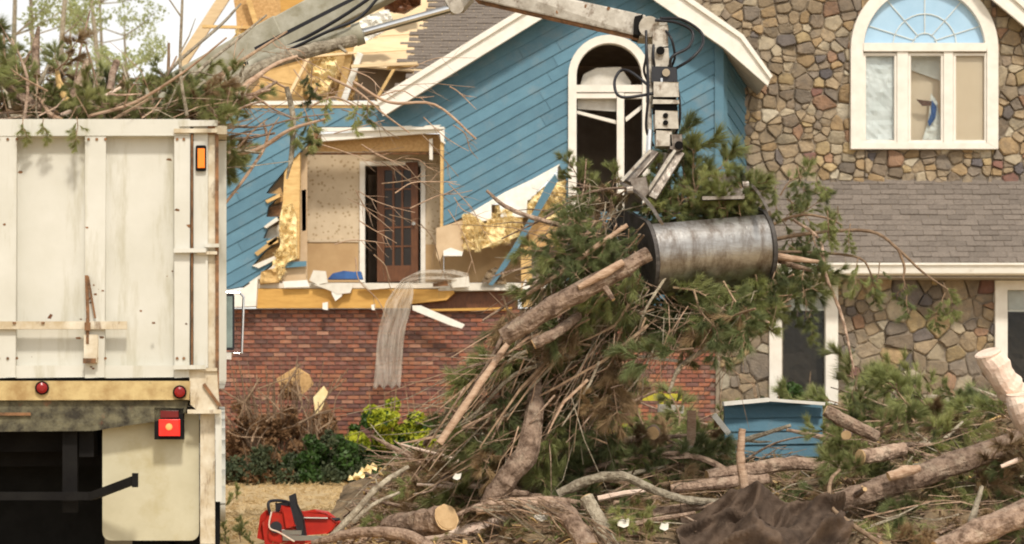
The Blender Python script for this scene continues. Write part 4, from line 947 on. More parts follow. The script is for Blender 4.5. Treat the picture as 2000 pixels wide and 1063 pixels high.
for k, pts in enumerate([[(1282, 182), (1215, 190), (1200, 165), (1210, 140), (1230, 140), (1268, 168)], [(1310, 140), (1312, 112), (1345, 92), (1352, 62), (1320, 44), (1280, 40)],
        [(1318, 135), (1350, 115), (1372, 88), (1368, 62), (1330, 38), (1290, 36)], [(1262, 60), (1262, 110), (1258, 140), (1272, 170)], [(1300, 60), (1312, 78), (1318, 110), (1312, 130)],
        [(1278, 70), (1276, 110), (1280, 140)], [(1262, 75), (1266, 180), (1262, 250), (1276, 285)], [(1312, 150), (1325, 180), (1328, 230), (1320, 262)]]):
    mb = MB(); mb.tube(curve([P(x, y, 15.6 + 0.03 * (k % 3) - .06 * math.sin(i * 1.5)) for i, (x, y) in enumerate(pts)], 6), 0.0125 if k < 3 else .011, 8); mb.build('hose', M['hose'], loader, smooth=True)
# clamshell: frame arms and two half shells
th = R(15); ax = Vector((math.cos(th), math.sin(th), 0.10)).normalized(); dd = Vector((-math.sin(th), math.cos(th), 0)); up = Vector((0, 0, 1)); 
A0 = P(1262, 494, 15.2) + Vector((0, .40, 0)); RB = 0.335
B0 = P(1487, 474, 15.55) + Vector((0, .38, 0)); ax = (B0 - A0).normalized(); dd = Vector((0, 0, 1)).cross(ax).normalized(); up = ax.cross(dd)
M['platedark'] = mat('dark_end_plate_steel', (0.1, 0.09, 0.085), (0.05, 0.045, 0.04), 8, 0.6, 0.2, metallic=0.4, stain=((0.24, 0.2, 0.17), 7, 0.6, 0.75))
def shell(sgn, c0, c1, m, phi0=48, phi1=-78, name='bucket_shell'):
    n = 18; rings = []
    for rr in (RB, RB - .018):
        for c in (c0, c1):
            rings.append([c + (-dd * sgn * math.cos(R(phi0 + (phi1 - phi0) * i / n)) + up * math.sin(R(phi0 + (phi1 - phi0) * i / n))) * rr for i in range(n + 1)])
    mb = MB(); vv = [v for r in rings for v in r]; k = n + 1; fs = []
    for i in range(n):
        fs.append((i, i + 1, k + i + 1, k + i)); fs.append((2 * k + i, 3 * k + i, 3 * k + i + 1, 2 * k + i + 1))
    fs += [(0, k, 3 * k, 2 * k), (n, 2 * k + n, 3 * k + n, k + n)]
    mb.add(vv, fs); return mb.build(name, m, loader, smooth=True)
sh = shell(1, A0, B0, M['bucket'])
es = sh.modifiers.new('edge', 'EDGE_SPLIT'); es.split_angle = R(40)
def endplate(c, sgn, name='end_plate', t=0.03, hinge=(0.52, 0.42)):
    n = 14; pts = [c + (-dd * sgn * math.cos(R(52 - 132 * i / n)) + up * math.sin(R(52 - 132 * i / n))) * (RB + .014) for i in range(n + 1)]
    pts += [c + dd * sgn * 0.12 - up * 0.1, c + dd * sgn * hinge[0] + up * (hinge[1] - .1), c + dd * sgn * (hinge[0] - .02) + up * hinge[1], c + dd * sgn * 0.18 + up * (hinge[1] - .02)]
    mb = MB(); mb.prism(pts, ax * t); return mb.build(name, M['platedark'], loader, bevel=.004)
endplate(A0 - ax * 0.03, 1); endplate(B0, 1)
A1 = A0 + dd * 0.62; B1 = B0 + dd * 0.62
shell(-1, A1, B1, M['bucket'], 40, -60); endplate(A1 - ax * .03, -1, hinge=(0.1, 0.42)); endplate(B1, -1, hinge=(0.1, 0.42))
mb = MB(); mb.bar(A0 + up * .30 + dd * .5 + ax * .0, B0 + up * .28 + dd * .5, 0.14, 0.05, (0, 0, 1)); mb.build('cross_beam', M['grapple'], loader, bevel=.006)
mb = MB()   # lit rim of the left end plate
gz([(1384, 348), (1400, 340), (1430, 340), (1456, 372), (1452, 384), (1392, 384)], 15.6, .04, 'top_plate', M['grapple'])
gz([(1372, 384), (1454, 383), (1454, 388), (1372, 390)], 15.52, .14, 'top_plate_lip', M['grapple'])
mb = MB(); mb.tube([P(1436, 344, 15.9), P(1452, 352, 15.8)], .04, 12); mb.build('hinge_pin', M['grapple'], loader)
for (a, b, w_) in (((1270, 296), (1214, 356), 22), ((1318, 296), (1258, 386), 26)):
    mb = MB(); mb.bar(P(a[0] + 8, a[1], 15.62), P(b[0] + 12, b[1], 15.5), .035, px2m(w_, 15.6), (1, 0, .4)); mb.build('grapple_arm', M['grapple'], loader, bevel=.004)
    mb = MB(); mb.bar(P(a[0], a[1] - 2, 15.56), P(b[0], b[1] - 2, 15.44), .02, .02); mb.build('arm_edge', M['boom'], loader)
gz([(1232, 350), (1262, 345), (1268, 372), (1256, 388), (1236, 372)], 15.4, .12, 'arm_knuckle', M['grapple'])
mb = MB(); mb.tube([P(1300, 300, 15.75), P(1285, 385, 15.75)], .05, 12); mb.build('closing_cylinder', M['grapple'], loader)

for pts in ([(1215, 358, 15.5), (1245, 376, 15.35), (1272, 404, 15.1), (1291, 434, 14.86)], [(1440, 346, 15.85), (1466, 360, 15.7), (1486, 384, 15.5), (1503, 416, 15.28)]):
    W_ = curve([P(*p) for p in pts], 4); mb = MB()
    for a, b in zip(W_, W_[1:]): mb.bar(a, b + (b - a) * .08, .022, .05, (0, 1, .3))
    mb.build('jaw_rim', M['grapple'], loader)
for x, y, Y in ((1230, 372, 15.3), (1456, 362, 15.62)): mb = MB(); mb.tube([P(x - 6, y, Y), P(x + 6, y - 1, Y)], .035, 12); mb.build('jaw_pin', M['grapple'], loader)

mb = MB(); mb.bar(P(782, -62, 16.95), P(905, -34, 16.7), .16, .18, (0, 0, 1)); mb.bar(P(800, -90, 17.0), P(800, -30, 17.0), .2, .24, (0, 1, 0)); mb.build('boom_joint', M['boom'], loader, bevel=.01)

# ============================================================ pine boughs, sticks, logs
def needle_mesh(name, m, tufts, per, ln, wd, rng, spread=0.75):
    """tufts: (pos, dir, scale); real needle blades as thin triangles"""
    n = len(tufts) * per
    pos = np.repeat(np.array([t[0] for t in tufts], float), per, 0); d = np.repeat(np.array([t[1] for t in tufts], float), per, 0); s_ = np.repeat(np.array([t[2] for t in tufts], float), per)
    rd = rng.normal(size=(n, 3)); rd /= np.linalg.norm(rd, axis=1)[:, None]
    v = d + rd * spread * rng.uniform(0.3, 1.1, (n, 1)); v /= np.linalg.norm(v, axis=1)[:, None]
    start = pos - d * rng.uniform(0, 0.45, (n, 1)) * ln * s_[:, None]
    L = (ln * s_ * rng.uniform(0.6, 1.1, n))[:, None]; tip = start + v * L; tip[:, 2] -= 0.10 * L[:, 0]
    side = np.cross(v, rng.normal(size=(n, 3))); side /= np.linalg.norm(side, axis=1)[:, None]
    vv = np.empty((n, 3, 3)); vv[:, 0] = start - side * wd / 2; vv[:, 1] = start + side * wd / 2; vv[:, 2] = tip
    me = bpy.data.meshes.new(name); me.vertices.add(n * 3); me.vertices.foreach_set('co', vv.ravel())
    me.loops.add(n * 3); me.loops.foreach_set('vertex_index', np.arange(n * 3, dtype=np.int32))
    me.polygons.add(n); me.polygons.foreach_set('loop_start', np.arange(0, n * 3, 3, dtype=np.int32)); me.polygons.foreach_set('loop_total', np.full(n, 3, dtype=np.int32))
    me.materials.append(m); me.update(calc_edges=True); return me

BOUGHS = []
def make_bough(seed, L, m, per=34, ln=0.165, density=1.35):
    rg = np.random.default_rng(seed); rr = random.Random(seed)
    mb = MB(); main = curve([(0, 0, 0), (L * .35, rr.uniform(-.06, .06), rr.uniform(-.05, .04)), (L * .7, rr.uniform(-.1, .1), rr.uniform(-.1, .06)), (L, rr.uniform(-.12, .12), rr.uniform(-.16, .08))], 4)
    mb.tube(main, interp([.014, .009, .004], len(main)), 5); tufts = []
    k = int(9 * density)
    for i in range(k):
        t = 0.22 + 0.76 * (i + rr.random() * .5) / k; j = t * (len(main) - 1); a = main[int(j)]; tang = (main[min(int(j) + 1, len(main) - 1)] - main[max(int(j) - 1, 0)]).normalized()
        ang = rr.uniform(0, 6.28); sd = Vector((0, math.cos(ang), math.sin(ang))); d = (tang * rr.uniform(.5, 1.1) + sd).normalized(); tl2 = L * rr.uniform(.14, .34) * (1.15 - t * .6)
        e = a + d * tl2; mid = a + d * tl2 * .5 + Vector((0, 0, -.02)); mb.tube([a, mid, e], [.006, .005, .003], 4)
        tufts.append((e, d, rr.uniform(.8, 1.15)))
        if tl2 > .16: tufts.append((mid, (d + tang).normalized(), .85))
        if rr.random() < .35:
            d2 = (d + Vector((rr.uniform(-.8, .8), rr.uniform(-.8, .8), rr.uniform(-.8, .8)))).normalized(); mb.tube([mid, mid + d2 * .12], [.004, .003], 4); tufts.append((mid + d2 * .12, d2, .9))
    tufts.append((main[-1], (main[-1] - main[-2]).normalized(), 1.1)); tufts.append((main[-3], (main[-1] - main[-3]).normalized(), 1.0))
    return mb.mesh('stem', M['twig']), needle_mesh('needles', m, tufts, per, ln, 0.0062, rg)
KINDS = {}
for kd, m in (('dark', M['n_dark']), ('mid', M['n_mid']), ('light', M['n_light']), ('brown', M['n_brown'])):
    KINDS[kd] = [make_bough(hash(kd) % 97 * 0 + {'dark': 10, 'mid': 20, 'light': 30, 'brown': 40}[kd] + i, [.75, .95, .6, .85, 1.05, .7][i], m, 95) for i in range(6 if kd in ('dark', 'mid') else 4)]
MASS = {}
def bough(kd, loc, d, label, group, scale=1.0, roll=None, rng=random, mass=None):
    st, ne = rng.choice(KINDS[kd]); d = Vector(d).normalized()
    if mass:      # uncounted filler: joined into one mesh per mass
        Mx = Matrix.Translation(loc) @ (d.to_track_quat('X', 'Z').to_matrix() @ Matrix.Rotation(rng.uniform(-.9, .9), 3, 'X')).to_4x4() @ Matrix.Scale(scale, 4)
        MASS.setdefault(mass, []).append((kd, st, ne, Mx)); return None
    o = thing('pine_bough', label, 'pine bough', loc, group)
    q = d.to_track_quat('X', 'Z').to_matrix() @ Matrix.Rotation(rng.uniform(-.9, .9) if roll is None else roll, 3, 'X'); o.rotation_euler = q.to_euler(); o.scale = (scale,) * 3
    for nm, me in (('stem', st), ('needles', ne)):
        c = bpy.data.objects.new(nm, me); col.objects.link(c); c.parent = o
    return o

def build_mass(key, label, cat):
    V = []; Fc = []; MI = []; off = 0; mats = [M['twig'], M['n_dark'], M['n_mid'], M['n_light'], M['n_brown']]; mi = {'dark': 1, 'mid': 2, 'light': 3, 'brown': 4}; LT = []; LV = []
    for kd, st, ne, Mx in MASS.get(key, []):
        for me, m_ in ((st, 0), (ne, mi[kd])):
            n = len(me.vertices); co = np.empty(n * 3); me.vertices.foreach_get('co', co); co = co.reshape(-1, 3); A = np.array(Mx); V.append(co @ A[:3, :3].T + A[:3, 3])
            k = len(me.loops); lv = np.empty(k, dtype=np.int32); me.loops.foreach_get('vertex_index', lv); LV.append(lv + off)
            q = len(me.polygons); lt = np.empty(q, dtype=np.int32); me.polygons.foreach_get('loop_total', lt); LT.append(lt); MI.append(np.full(q, m_, dtype=np.int32)); off += n
    V = np.concatenate(V); LV = np.concatenate(LV); LT = np.concatenate(LT); MI = np.concatenate(MI)
    me = bpy.data.meshes.new(key); me.vertices.add(len(V)); me.vertices.foreach_set('co', V.ravel()); me.loops.add(len(LV)); me.loops.foreach_set('vertex_index', LV)
    me.polygons.add(len(LT)); me.polygons.foreach_set('loop_start', np.concatenate([[0], np.cumsum(LT)[:-1]]).astype(np.int32)); me.polygons.foreach_set('loop_total', LT)
    for m_ in mats: me.materials.append(m_)
    me.polygons.foreach_set('material_index', MI); me.update(calc_edges=True); o = bpy.data.objects.new(key, me); col.objects.link(o); tag(o, label, cat, kind='stuff')

def log(name, label, cat, pts, rad, m, ends='endgrain', dy=0.0, group=None, n=12, sub=5, stubs=0, seed=None, cut=False):
    """pts: (px, py, Y); rad in photo pixels"""
    rg = random.Random(seed if seed is not None else hash(label) % 1 + len(label) * 7 + int(pts[0][0]))
    pts = [(p[0], p[1], p[2] + dy) for p in pts]
    W = curve([P(*p) for p in pts], sub) if len(pts) > 2 else [P(*pts[0]).lerp(P(*pts[1]), i / 6) for i in range(7)]
    Ym = sum(p[2] for p in pts) / len(pts); rs = [r * Ym / F for r in interp(rad if hasattr(rad, '__len__') else [rad, rad], len(W))]
    rs = [r * (1 + rg.uniform(-.06, .06)) for r in rs]
    W = [w_ + Vector((rg.uniform(-1, 1), rg.uniform(-1, 1), rg.uniform(-1, 1))) * rs[i] * .07 for i, w_ in enumerate(W)]
    mb = MB(); mb.tube(W, rs, n, 0, 1, .03 if m in (M['palewood'], M['peel']) else .08, rg)
    for _ in range(stubs):
        i = rg.randrange(1, len(W) - 1); t = (W[i + 1] - W[i - 1]).normalized(); a = t.orthogonal().normalized(); a.rotate(Matrix.Rotation(rg.uniform(0, 6.28), 3, t)); d = (a + t * rg.uniform(-.5, .8)).normalized()
        l_ = rs[i] * rg.uniform(1.6, 3.5); mb.tube([W[i] + a * rs[i] * .7, W[i] + a * rs[i] * .7 + d * l_], [rs[i] * .35, rs[i] * .22], 6, 0, 1)
    if not cut:
        o = mb.build(name, [m, M[ends]], smooth=False, label=label, category=cat)
        if group: o['group'] = group
        return o
    o = thing(name, label, cat, W[0], group)
    b_ = mb.build('bark', [m, M[ends]], o)
    t = (W[0] - W[1]).normalized(); mb = MB(); mb.tube([W[0] - t * .002, W[0] + t * .006], [rs[0] * .93, rs[0] * .9], 16); mb.build('cut_face', M[ends], o)
    return o

# ---- heap of debris on the ground
def ss(a, b, x): t = max(0, min(1, (x - a) / (b - a))); return t * t * (3 - 2 * t)
def hh(x, y):
    h = (0.62 + 0.28 * ss(2.2, 4.5, x)) * ss(-1.35, 0.5, x + 0.25 * (y - 16)) * ss(14.2, 17.3, y) * (1 - ss(20.5, 24.5, y))
    h *= 1 + 0.35 * mnoise.noise(Vector((x * 1.1, y * 1.1, 3)))
    h *= 1 - .38 * math.exp(-((x - 2.35) / .75) ** 2 - ((y - 17.3) / 1.2) ** 2)
    return h + 0.10 * mnoise.noise(Vector((x * 3.3, y * 3.3, 1))) * (1 if h > .05 else 0) + .05 * mnoise.noise(Vector((x * 9, y * 9, 1))) * (1 if h > .05 else 0)
def heap():
    v = []; f = []; xs = np.linspace(-1.9, 8.5, 170); ys = np.linspace(13.8, 25, 170)
    for y in ys:
        for x in xs:
            h = hh(x, y); v.append((x, y, h if h > .03 else -.12))
    n = 170
    for j in range(n - 1):
        for i in range(n - 1): f.append((j * n + i, j * n + i + 1, (j + 1) * n + i + 1, (j + 1) * n + i))
    me = bpy.data.meshes.new('debris_litter'); me.from_pydata(v, [], f); me.materials.append(M['litter']); o = bpy.data.objects.new('debris_litter', me); col.objects.link(o)
    tag(o, 'packed brown mound of bark, twigs and soil under the felled branches', 'debris', kind='stuff')
heap()
def scatter_needles(name, label, n, m, region_fn, ln, wd, seed):
    rg = np.random.default_rng(seed); T = []
    while len(T) < n:
        T.append(region_fn(rg))
    me = needle_mesh(name, m, T, 16, ln, wd, rg, 1.6); o = bpy.data.objects.new(name, me); col.objects.link(o); tag(o, label, 'pine litter', kind='stuff')
def on_heap(rg):
    while True:
        x, y = rg.uniform(-1.4, 6.5), rg.uniform(14.9, 22.5)
        if hh(x, y) > .08 and abs(x) * F / y < 1150: return ((x, y, hh(x, y) + rg.uniform(0, .1)), (rg.normal() * .6, rg.normal() * .6, .5), rg.uniform(.6, 1.2))
scatter_needles('pine_litter', 'loose green pine needles strewn over the debris mound', 3300, M['n_mid'], on_heap, .13, .005, 1)
scatter_needles('dead_litter', 'dead brown needles and shredded bark strewn over the debris mound', 3600, M['n_brown'], on_heap, .16, .009, 2)
# wood chips and bark flakes
def chips():
    rg = random.Random(6); mb = MB()
    for _ in range(5200):
        x, y = rg.uniform(-1.6, 6.5), rg.uniform(14.8, 22.5); h = hh(x, y)
        if abs(x) * F / y > 1100: continue
        l_, w_ = rg.uniform(.03, .16), rg.uniform(.01, .04)
        mb.box((x, y, max(h, 0) + rg.uniform(0.005, .06)), (l_, w_, .008), Euler((rg.uniform(-.7, .7), rg.uniform(-.7, .7), rg.uniform(0, 6.3))), rg.choice([0, 0, 1, 2, 0, 3]))
    mb.build('wood_chips', [M['bark'], M['peel'], M['lumber'], M['twig']], kind='stuff', label='splintered wood chips and bark flakes littering the heap', category='wood chips')
chips()

rg = random.Random(77)
def zone(kd, where, p):
    x, y = 1000 + p[0] / p[1] * F, HY - (p[2] - CZ) / p[1] * F; c = 'dead brown' if kd == 'brown' else ('dark green' if kd == 'dark' else ('yellowish green' if kd == 'light' else 'mid green'))
    if where == 'bundle': z = ('right under the steel bucket' if x > 1290 else 'beside the thick broken limb' if y < 620 else 'around the sawn limb in the middle of the hanging bundle' if y < 740 else 'at the trailing lower left end of the hanging bundle' if x < 1040 else 'at the lower right of the hanging bundle')
    elif where == 'heap': z = ('near the red chainsaw end of the heap' if x < 880 else 'around the big sawn log at bottom centre' if x < 1120 else 'around the curved grey branch on the heap' if x < 1340 else 'behind the brown tarp on the heap' if x < 1620 else 'above the long straight log' if y < 900 else 'below the long straight log')
    else: z = ('at the left of the truck load' if x < 140 else 'between the sawn limbs in the truck load' if x < 260 else 'at the right corner of the truck load')
    return c, z
def blabel(kd, where, p): c, z = zone(kd, where, p); return (c + ' pine bough ' + z, c + ' boughs ' + z)
def inpoly(poly, rg):
    xs = [p[0] for p in poly]; ys = [p[1] for p in poly]
    while True:
        p = (rg.uniform(min(xs), max(xs)), rg.uniform(min(ys), max(ys)))
        if inside(p, poly): return p
LB = {'bundle': ('green pine bough in the tangled bundle hanging below the grapple bucket', 'pine boughs hanging from the grapple'),
      'bundleb': ('dead brown pine bough in the bundle hanging below the grapple bucket', 'dead boughs hanging from the grapple'),
      'heap': ('green pine bough lying on the brush heap in front of the house', 'pine boughs lying on the brush heap'),
      'heapb': ('dead brown pine bough lying on the brush heap', 'dead boughs lying on the brush heap'),
      'load': ('pine bough sticking up from the load of the white truck', 'pine boughs loaded on the truck'),
      'loadb': ('dead brown bough in the load of the white truck', 'dead boughs loaded on the truck')}
bund = [(1128, 345), (1200, 372), (1235, 440), (1275, 570), (1400, 590), (1500, 560), (1528, 580), (1510, 625), (1400, 640), (1320, 640), (1270, 700), (1225, 770), (1150, 840), (1070, 900), (920, 910), (905, 850),
        (905, 740), (950, 690), (1030, 600), (1090, 500)]
for i in range(104):
    x, y = inpoly(bund, rg); kd = rg.choices(['dark', 'mid', 'brown'], [4.2, 3.6, 3.6])[0]
    d = Vector((-.55 + rg.gauss(0, .45), rg.gauss(0, .35), -.6 + rg.gauss(0, .45))) if x < 1300 else Vector((rg.gauss(.1, .7), rg.gauss(0, .4), -.35 + rg.gauss(0, .35)))
    Y = 15.75 + rg.uniform(-.6, .5) + (.2 if y < 560 and x > 1180 else 0); sc_ = rg.uniform(.5, .82); d.normalize()
    b_ = 'bundleb' if kd == 'brown' else 'bundle'
    bough(kd, P(x, y, Y + (.1 if i % 3 == 2 else 0)) - d * .45 * sc_, d, *blabel(kd, 'bundle', P(x, y, Y)), sc_, rng=rg, mass='hanging_brush' if i % 3 == 2 else None)
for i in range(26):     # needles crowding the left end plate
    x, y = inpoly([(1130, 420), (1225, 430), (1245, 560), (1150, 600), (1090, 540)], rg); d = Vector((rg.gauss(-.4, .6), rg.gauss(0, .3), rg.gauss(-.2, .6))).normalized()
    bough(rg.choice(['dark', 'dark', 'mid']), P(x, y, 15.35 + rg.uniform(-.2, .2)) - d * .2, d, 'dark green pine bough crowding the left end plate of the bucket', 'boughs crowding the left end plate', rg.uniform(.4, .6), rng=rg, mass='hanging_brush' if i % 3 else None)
for i in range(60):
    x, y = rg.uniform(1270, 1480), rg.uniform(375, 430); d = Vector((rg.gauss(.1, .7), rg.gauss(0, .3), rg.uniform(.1, .9))).normalized()
    bough(rg.choice(['mid', 'mid', 'light', 'dark']), P(x, y, 15.85 + rg.uniform(-.25, .25)) - d * .15, d, 'x', 'x', rg.uniform(.32, .5), rng=rg, mass='hanging_brush')
for i in range(34):
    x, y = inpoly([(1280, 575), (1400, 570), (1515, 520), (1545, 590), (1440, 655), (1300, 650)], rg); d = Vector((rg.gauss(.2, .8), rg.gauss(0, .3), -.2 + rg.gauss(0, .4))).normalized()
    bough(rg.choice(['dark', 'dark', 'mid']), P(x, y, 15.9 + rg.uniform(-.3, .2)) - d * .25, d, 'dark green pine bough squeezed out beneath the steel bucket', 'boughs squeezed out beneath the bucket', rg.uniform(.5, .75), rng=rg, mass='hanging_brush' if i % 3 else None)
for i in range(12):
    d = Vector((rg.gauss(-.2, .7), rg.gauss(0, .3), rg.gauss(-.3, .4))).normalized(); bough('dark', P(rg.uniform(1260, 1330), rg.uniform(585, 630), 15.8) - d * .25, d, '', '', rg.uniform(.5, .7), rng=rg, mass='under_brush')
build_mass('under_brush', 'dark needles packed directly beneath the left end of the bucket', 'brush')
# boughs inside and over the bucket
for i, (x, y, dx, dz, s_) in enumerate([(1330, 400, .1, .9, .8), (1350, 400, .5, .8, .75), (1310, 400, -.2, .9, .6), (1370, 390, .6, .4, .7), (1340, 420, .9, .3, .7), (1330, 410, -.1, .5, .7), (1400, 410, .5, .3, .6), (1360, 380, -.1, .9, .5),
                                         (1345, 395, .25, 1, .95), (1350, 400, 0, 1, .75)]):
    bough('mid' if i % 3 else 'dark', P(x, y, 15.75), (dx, rg.uniform(-.2, .3), dz), 'green pine bough poking up out of the open grapple bucket', 'pine boughs in the bucket', s_, rng=rg)
for i, (x, y, dx, dz, s_) in enumerate([(1180, 400, -.3, .8, .55), (1160, 400, -.5, .7, .5), (1190, 420, .1, .9, .45), (1140, 420, -.6, .2, .5), (1180, 440, -.9, -.3, .6)]):
    bough('mid', P(x, y, 15.9), (dx, .1, dz), 'green pine bough bristling left of the grapple arms', 'pine boughs left of the grapple arms', s_, rng=rg)
for i in range(17):
    x, y = rg.uniform(1490, 1560), rg.uniform(360, 560); bough(rg.choice(['mid', 'mid', 'dark']), P(x, y, 16.1 + rg.uniform(-.2, .3)), (rg.uniform(.0, .9), rg.uniform(-.3, .3), rg.uniform(-.6, .8)),
        'green pine bough spraying out past the right end of the bucket', 'pine boughs right of the bucket', rg.uniform(.35, .55), rng=rg)
# heap boughs
for i in range(190):
    while True:
        x, y = rg.uniform(-1.3, 6.3), rg.uniform(15.6, 21.5)
        if hh(x, y) > .12 and abs(x) * F / y < 1080 and not (1.3 < x < 2.9 and y < 16.3) and not (1380 < 1000 + x * F / y < 1640 and 15.9 < y < 19): break
    if 1000 + x * F / y < 900 and y > 17: continue
    kd = rg.choices(['dark', 'mid', 'light', 'brown'], [3, 4.5, .8 + (2.2 if x > 3 else 0), 2.4])[0]
    bough(kd, (x, y, hh(x, y) + rg.uniform(.0, .16)), (rg.gauss(0, 1), rg.gauss(0, .8), rg.uniform(-.1, .55)), *blabel(kd, 'heap', (x, y, hh(x, y))), rg.uniform(.55, .95), rng=rg, mass='heaped_brush' if y > 17.2 or i % 3 == 0 else None)
for i in range(66):     # taller growth at the right and behind the bundle
    px_, py_ = rg.choice([(rg.uniform(1640, 2000), rg.uniform(790, 880)), (rg.uniform(1100, 1400), rg.uniform(790, 900)), (rg.uniform(900, 1100), rg.uniform(850, 960))]); Y = rg.uniform(17.5, 20)
    kd = rg.choices(['mid', 'light', 'dark', 'brown'], [4, 3.5 if px_ > 1500 else .3, 1.5, 1])[0]
    bough(kd, P(px_, py_, Y), (rg.gauss(0, .8), rg.gauss(0, .5), rg.uniform(-.1, .7)), *blabel(kd, 'heap', P(px_, py_, Y)), rg.uniform(.55, .95), rng=rg, mass='heaped_brush' if i % 2 else None)
for i in range(150):    # low flat cover on the front of the heap
    while True:
        x, y = rg.uniform(-1.2, 4.8), rg.uniform(14.7, 17.6)
        if hh(x, y) > .05 and abs(x) * F / y < 1080 and not (1.25 < x < 2.85 and y < 16.1) and not (1380 < 1000 + x * F / y < 1640 and y > 15.8): break
    bough(rg.choices(['mid', 'light', 'brown', 'dark'], [4, 1.3, 4, 2.5])[0], (x, y, hh(x, y) + rg.uniform(.0, .06)), (rg.gauss(0, 1), rg.gauss(0, .8), rg.uniform(-.05, .2)), '', '', rg.uniform(.4, .65), rng=rg, mass='heaped_brush')
build_mass('hanging_brush', 'tangled pine needles and twigs packed inside the bundle under the grapple', 'brush')
build_mass('heaped_brush', 'mass of pine needles and twigs filling the brush heap on the ground', 'brush')

def twig_mass(n, fn, name, label):
    mb = MB()
    for _ in range(n):
        p, d, r = fn(); o_ = Vector((rg.uniform(-1, 1), rg.uniform(-1, 1), rg.uniform(-1, 1))) * d.length * .12
        mb.tube([p, p + d * .4 + o_, p + d * .75 + o_ * .5, p + d], [r, r * .9, r * .7, r * .4], 4, rg.choice([0, 0, 1, 2, 3]))
    mb.build(name, [M['twig'], M['greybark'], M['peel'], M['bark']], label=label, category='twigs', kind='stuff')
def f1():
    while True:
        x, y = rg.uniform(-1.3, 6), rg.uniform(14.6, 21)
        if hh(x, y) > .05 and abs(x) * F / y < 1060: break
    a = rg.uniform(0, 6.28); return Vector((x, y, hh(x, y) + rg.uniform(.0, .2))), Vector((math.cos(a), math.sin(a) * .6, rg.uniform(-.15, .35))) * rg.uniform(.15, .7), rg.choice([.003, .004, .006, .009])
twig_mass(1500, f1, 'heap_twigs', 'countless fine twigs criss-crossing the brush heap')
def f3():
    x, y = inpoly([(1240, 470), (1300, 560), (1280, 640), (1180, 760), (1060, 880), (900, 900), (870, 800), (960, 690), (1060, 570)], rg); return P(x, y, 15.35 + rg.uniform(-.15, .5)), Vector((-.68 + rg.gauss(0, .32), rg.gauss(0, .15), -.6 + rg.gauss(0, .32))) * rg.uniform(.35, .95), rg.choice([.006, .008, .011, .015])
twig_mass(100, f3, 'bundle_branches', 'bare branches streaming down left through the bundle under the grapple')
def f5():
    t = rg.random(); x = 930 + 260 * t + rg.uniform(-12, 12); y = 985 + 80 * max(0, t - .5) ** 1.2 * 2 + rg.uniform(-14, 16); return P(x, y, 14.35 + rg.uniform(0, .2)), Vector((.8, rg.gauss(0, .1), -.15 - .75 * t + rg.gauss(0, .25))) * rg.uniform(.1, .3), rg.choice([.003, .005, .008])
twig_mass(200, f5, 'bark_shreds', 'shredded fibrous bark peeling along the arched log at bottom centre')
def f2():
    x, y = inpoly(bund, rg); return P(x, y, 15.6 + rg.uniform(-.35, .6)), Vector((-.5 + rg.gauss(0, .6), rg.gauss(0, .2), -.5 + rg.gauss(0, .6))) * rg.uniform(.2, .7), rg.choice([.003, .004, .006])
twig_mass(800, f2, 'bundle_twigs', 'countless fine twigs tangled in the bundle under the grapple')

# loose sticks, sharing one group
def stick(p0, p1, r, m, label, cat, group, bend=.12, forks=1, rng=rg, nm='stick'):
    p0, p1 = Vector(p0), Vector(p1); L = (p1 - p0).length; o_ = Vector((rng.uniform(-1, 1), rng.uniform(-1, 1), rng.uniform(-1, 1))) * L * bend
    W = curve([p0, p0.lerp(p1, .35) + o_, p0.lerp(p1, .7) + o_ * rng.uniform(-.3, .8), p1], 4); mb = MB(); mb.tube(W, interp([r, r * .8, r * .45], len(W)), 7, 0, 1, .08, rng)
    for _ in range(forks):
        i = rng.randrange(2, len(W) - 2); t = (W[i + 1] - W[i]).normalized(); s_ = t.orthogonal().normalized(); s_.rotate(Matrix.Rotation(rng.uniform(0, 6.28), 3, t)); d = (t + s_ * rng.uniform(.5, 1)).normalized(); l_ = L * rng.uniform(.2, .45)
        mb.tube([W[i], W[i] + d * l_ * .5 + s_ * l_ * .06, W[i] + d * l_], [r * .5, r * .38, r * .18], 5)
    return mb.build(nm, [m, M['endgrain']], label=label, category=cat, group=group)
for i in range(100):
    while True:
        x, y = rg.uniform(-1.3, 6.0), rg.uniform(15.4, 21.5)
        if hh(x, y) > .1 and abs(x) * F / y < 1050: break
    p = Vector((x, y, hh(x, y) + rg.uniform(.04, .28))); a = rg.uniform(0, 6.28); L = rg.uniform(.35, 1.3); d = Vector((math.cos(a), math.sin(a) * .6, rg.uniform(-.12, .4))) * L
    gb = rg.random() < .35; nm = 'grey' if gb else 'brown'
    stick(p, p + d, rg.choice([.008, .012, .016, .024, .034]), M['greybark'] if gb else M['bark'], nm + ' broken stick ' + zone('mid', 'heap', p)[1], 'stick', nm + ' sticks ' + zone('mid', 'heap', p)[1])
for i in range(62):
    x, y = inpoly(bund, rg); p = P(x, y, 15.55 + rg.uniform(-.2, .5)); d = Vector((-.6 + rg.gauss(0, .35), rg.gauss(0, .2), -.62 + rg.gauss(0, .35))) * rg.uniform(.5, 1.2)
    if x > 1320 : d = Vector((rg.gauss(0, .6), rg.gauss(0, .2), -.3 + rg.gauss(0, .25))) * rg.uniform(.3, .6)
    gb = rg.random() < .3; nm = 'grey' if gb else 'brown'
    stick(p - d * .5, p + d * .5, rg.choice([.005, .006, .009, .013, .02]), M['greybark'] if gb else M['bark'], nm + ' branch caught ' + zone('mid', 'bundle', p)[1], 'branch', nm + ' branches ' + zone('mid', 'bundle', p)[1], forks=2, nm='branch')

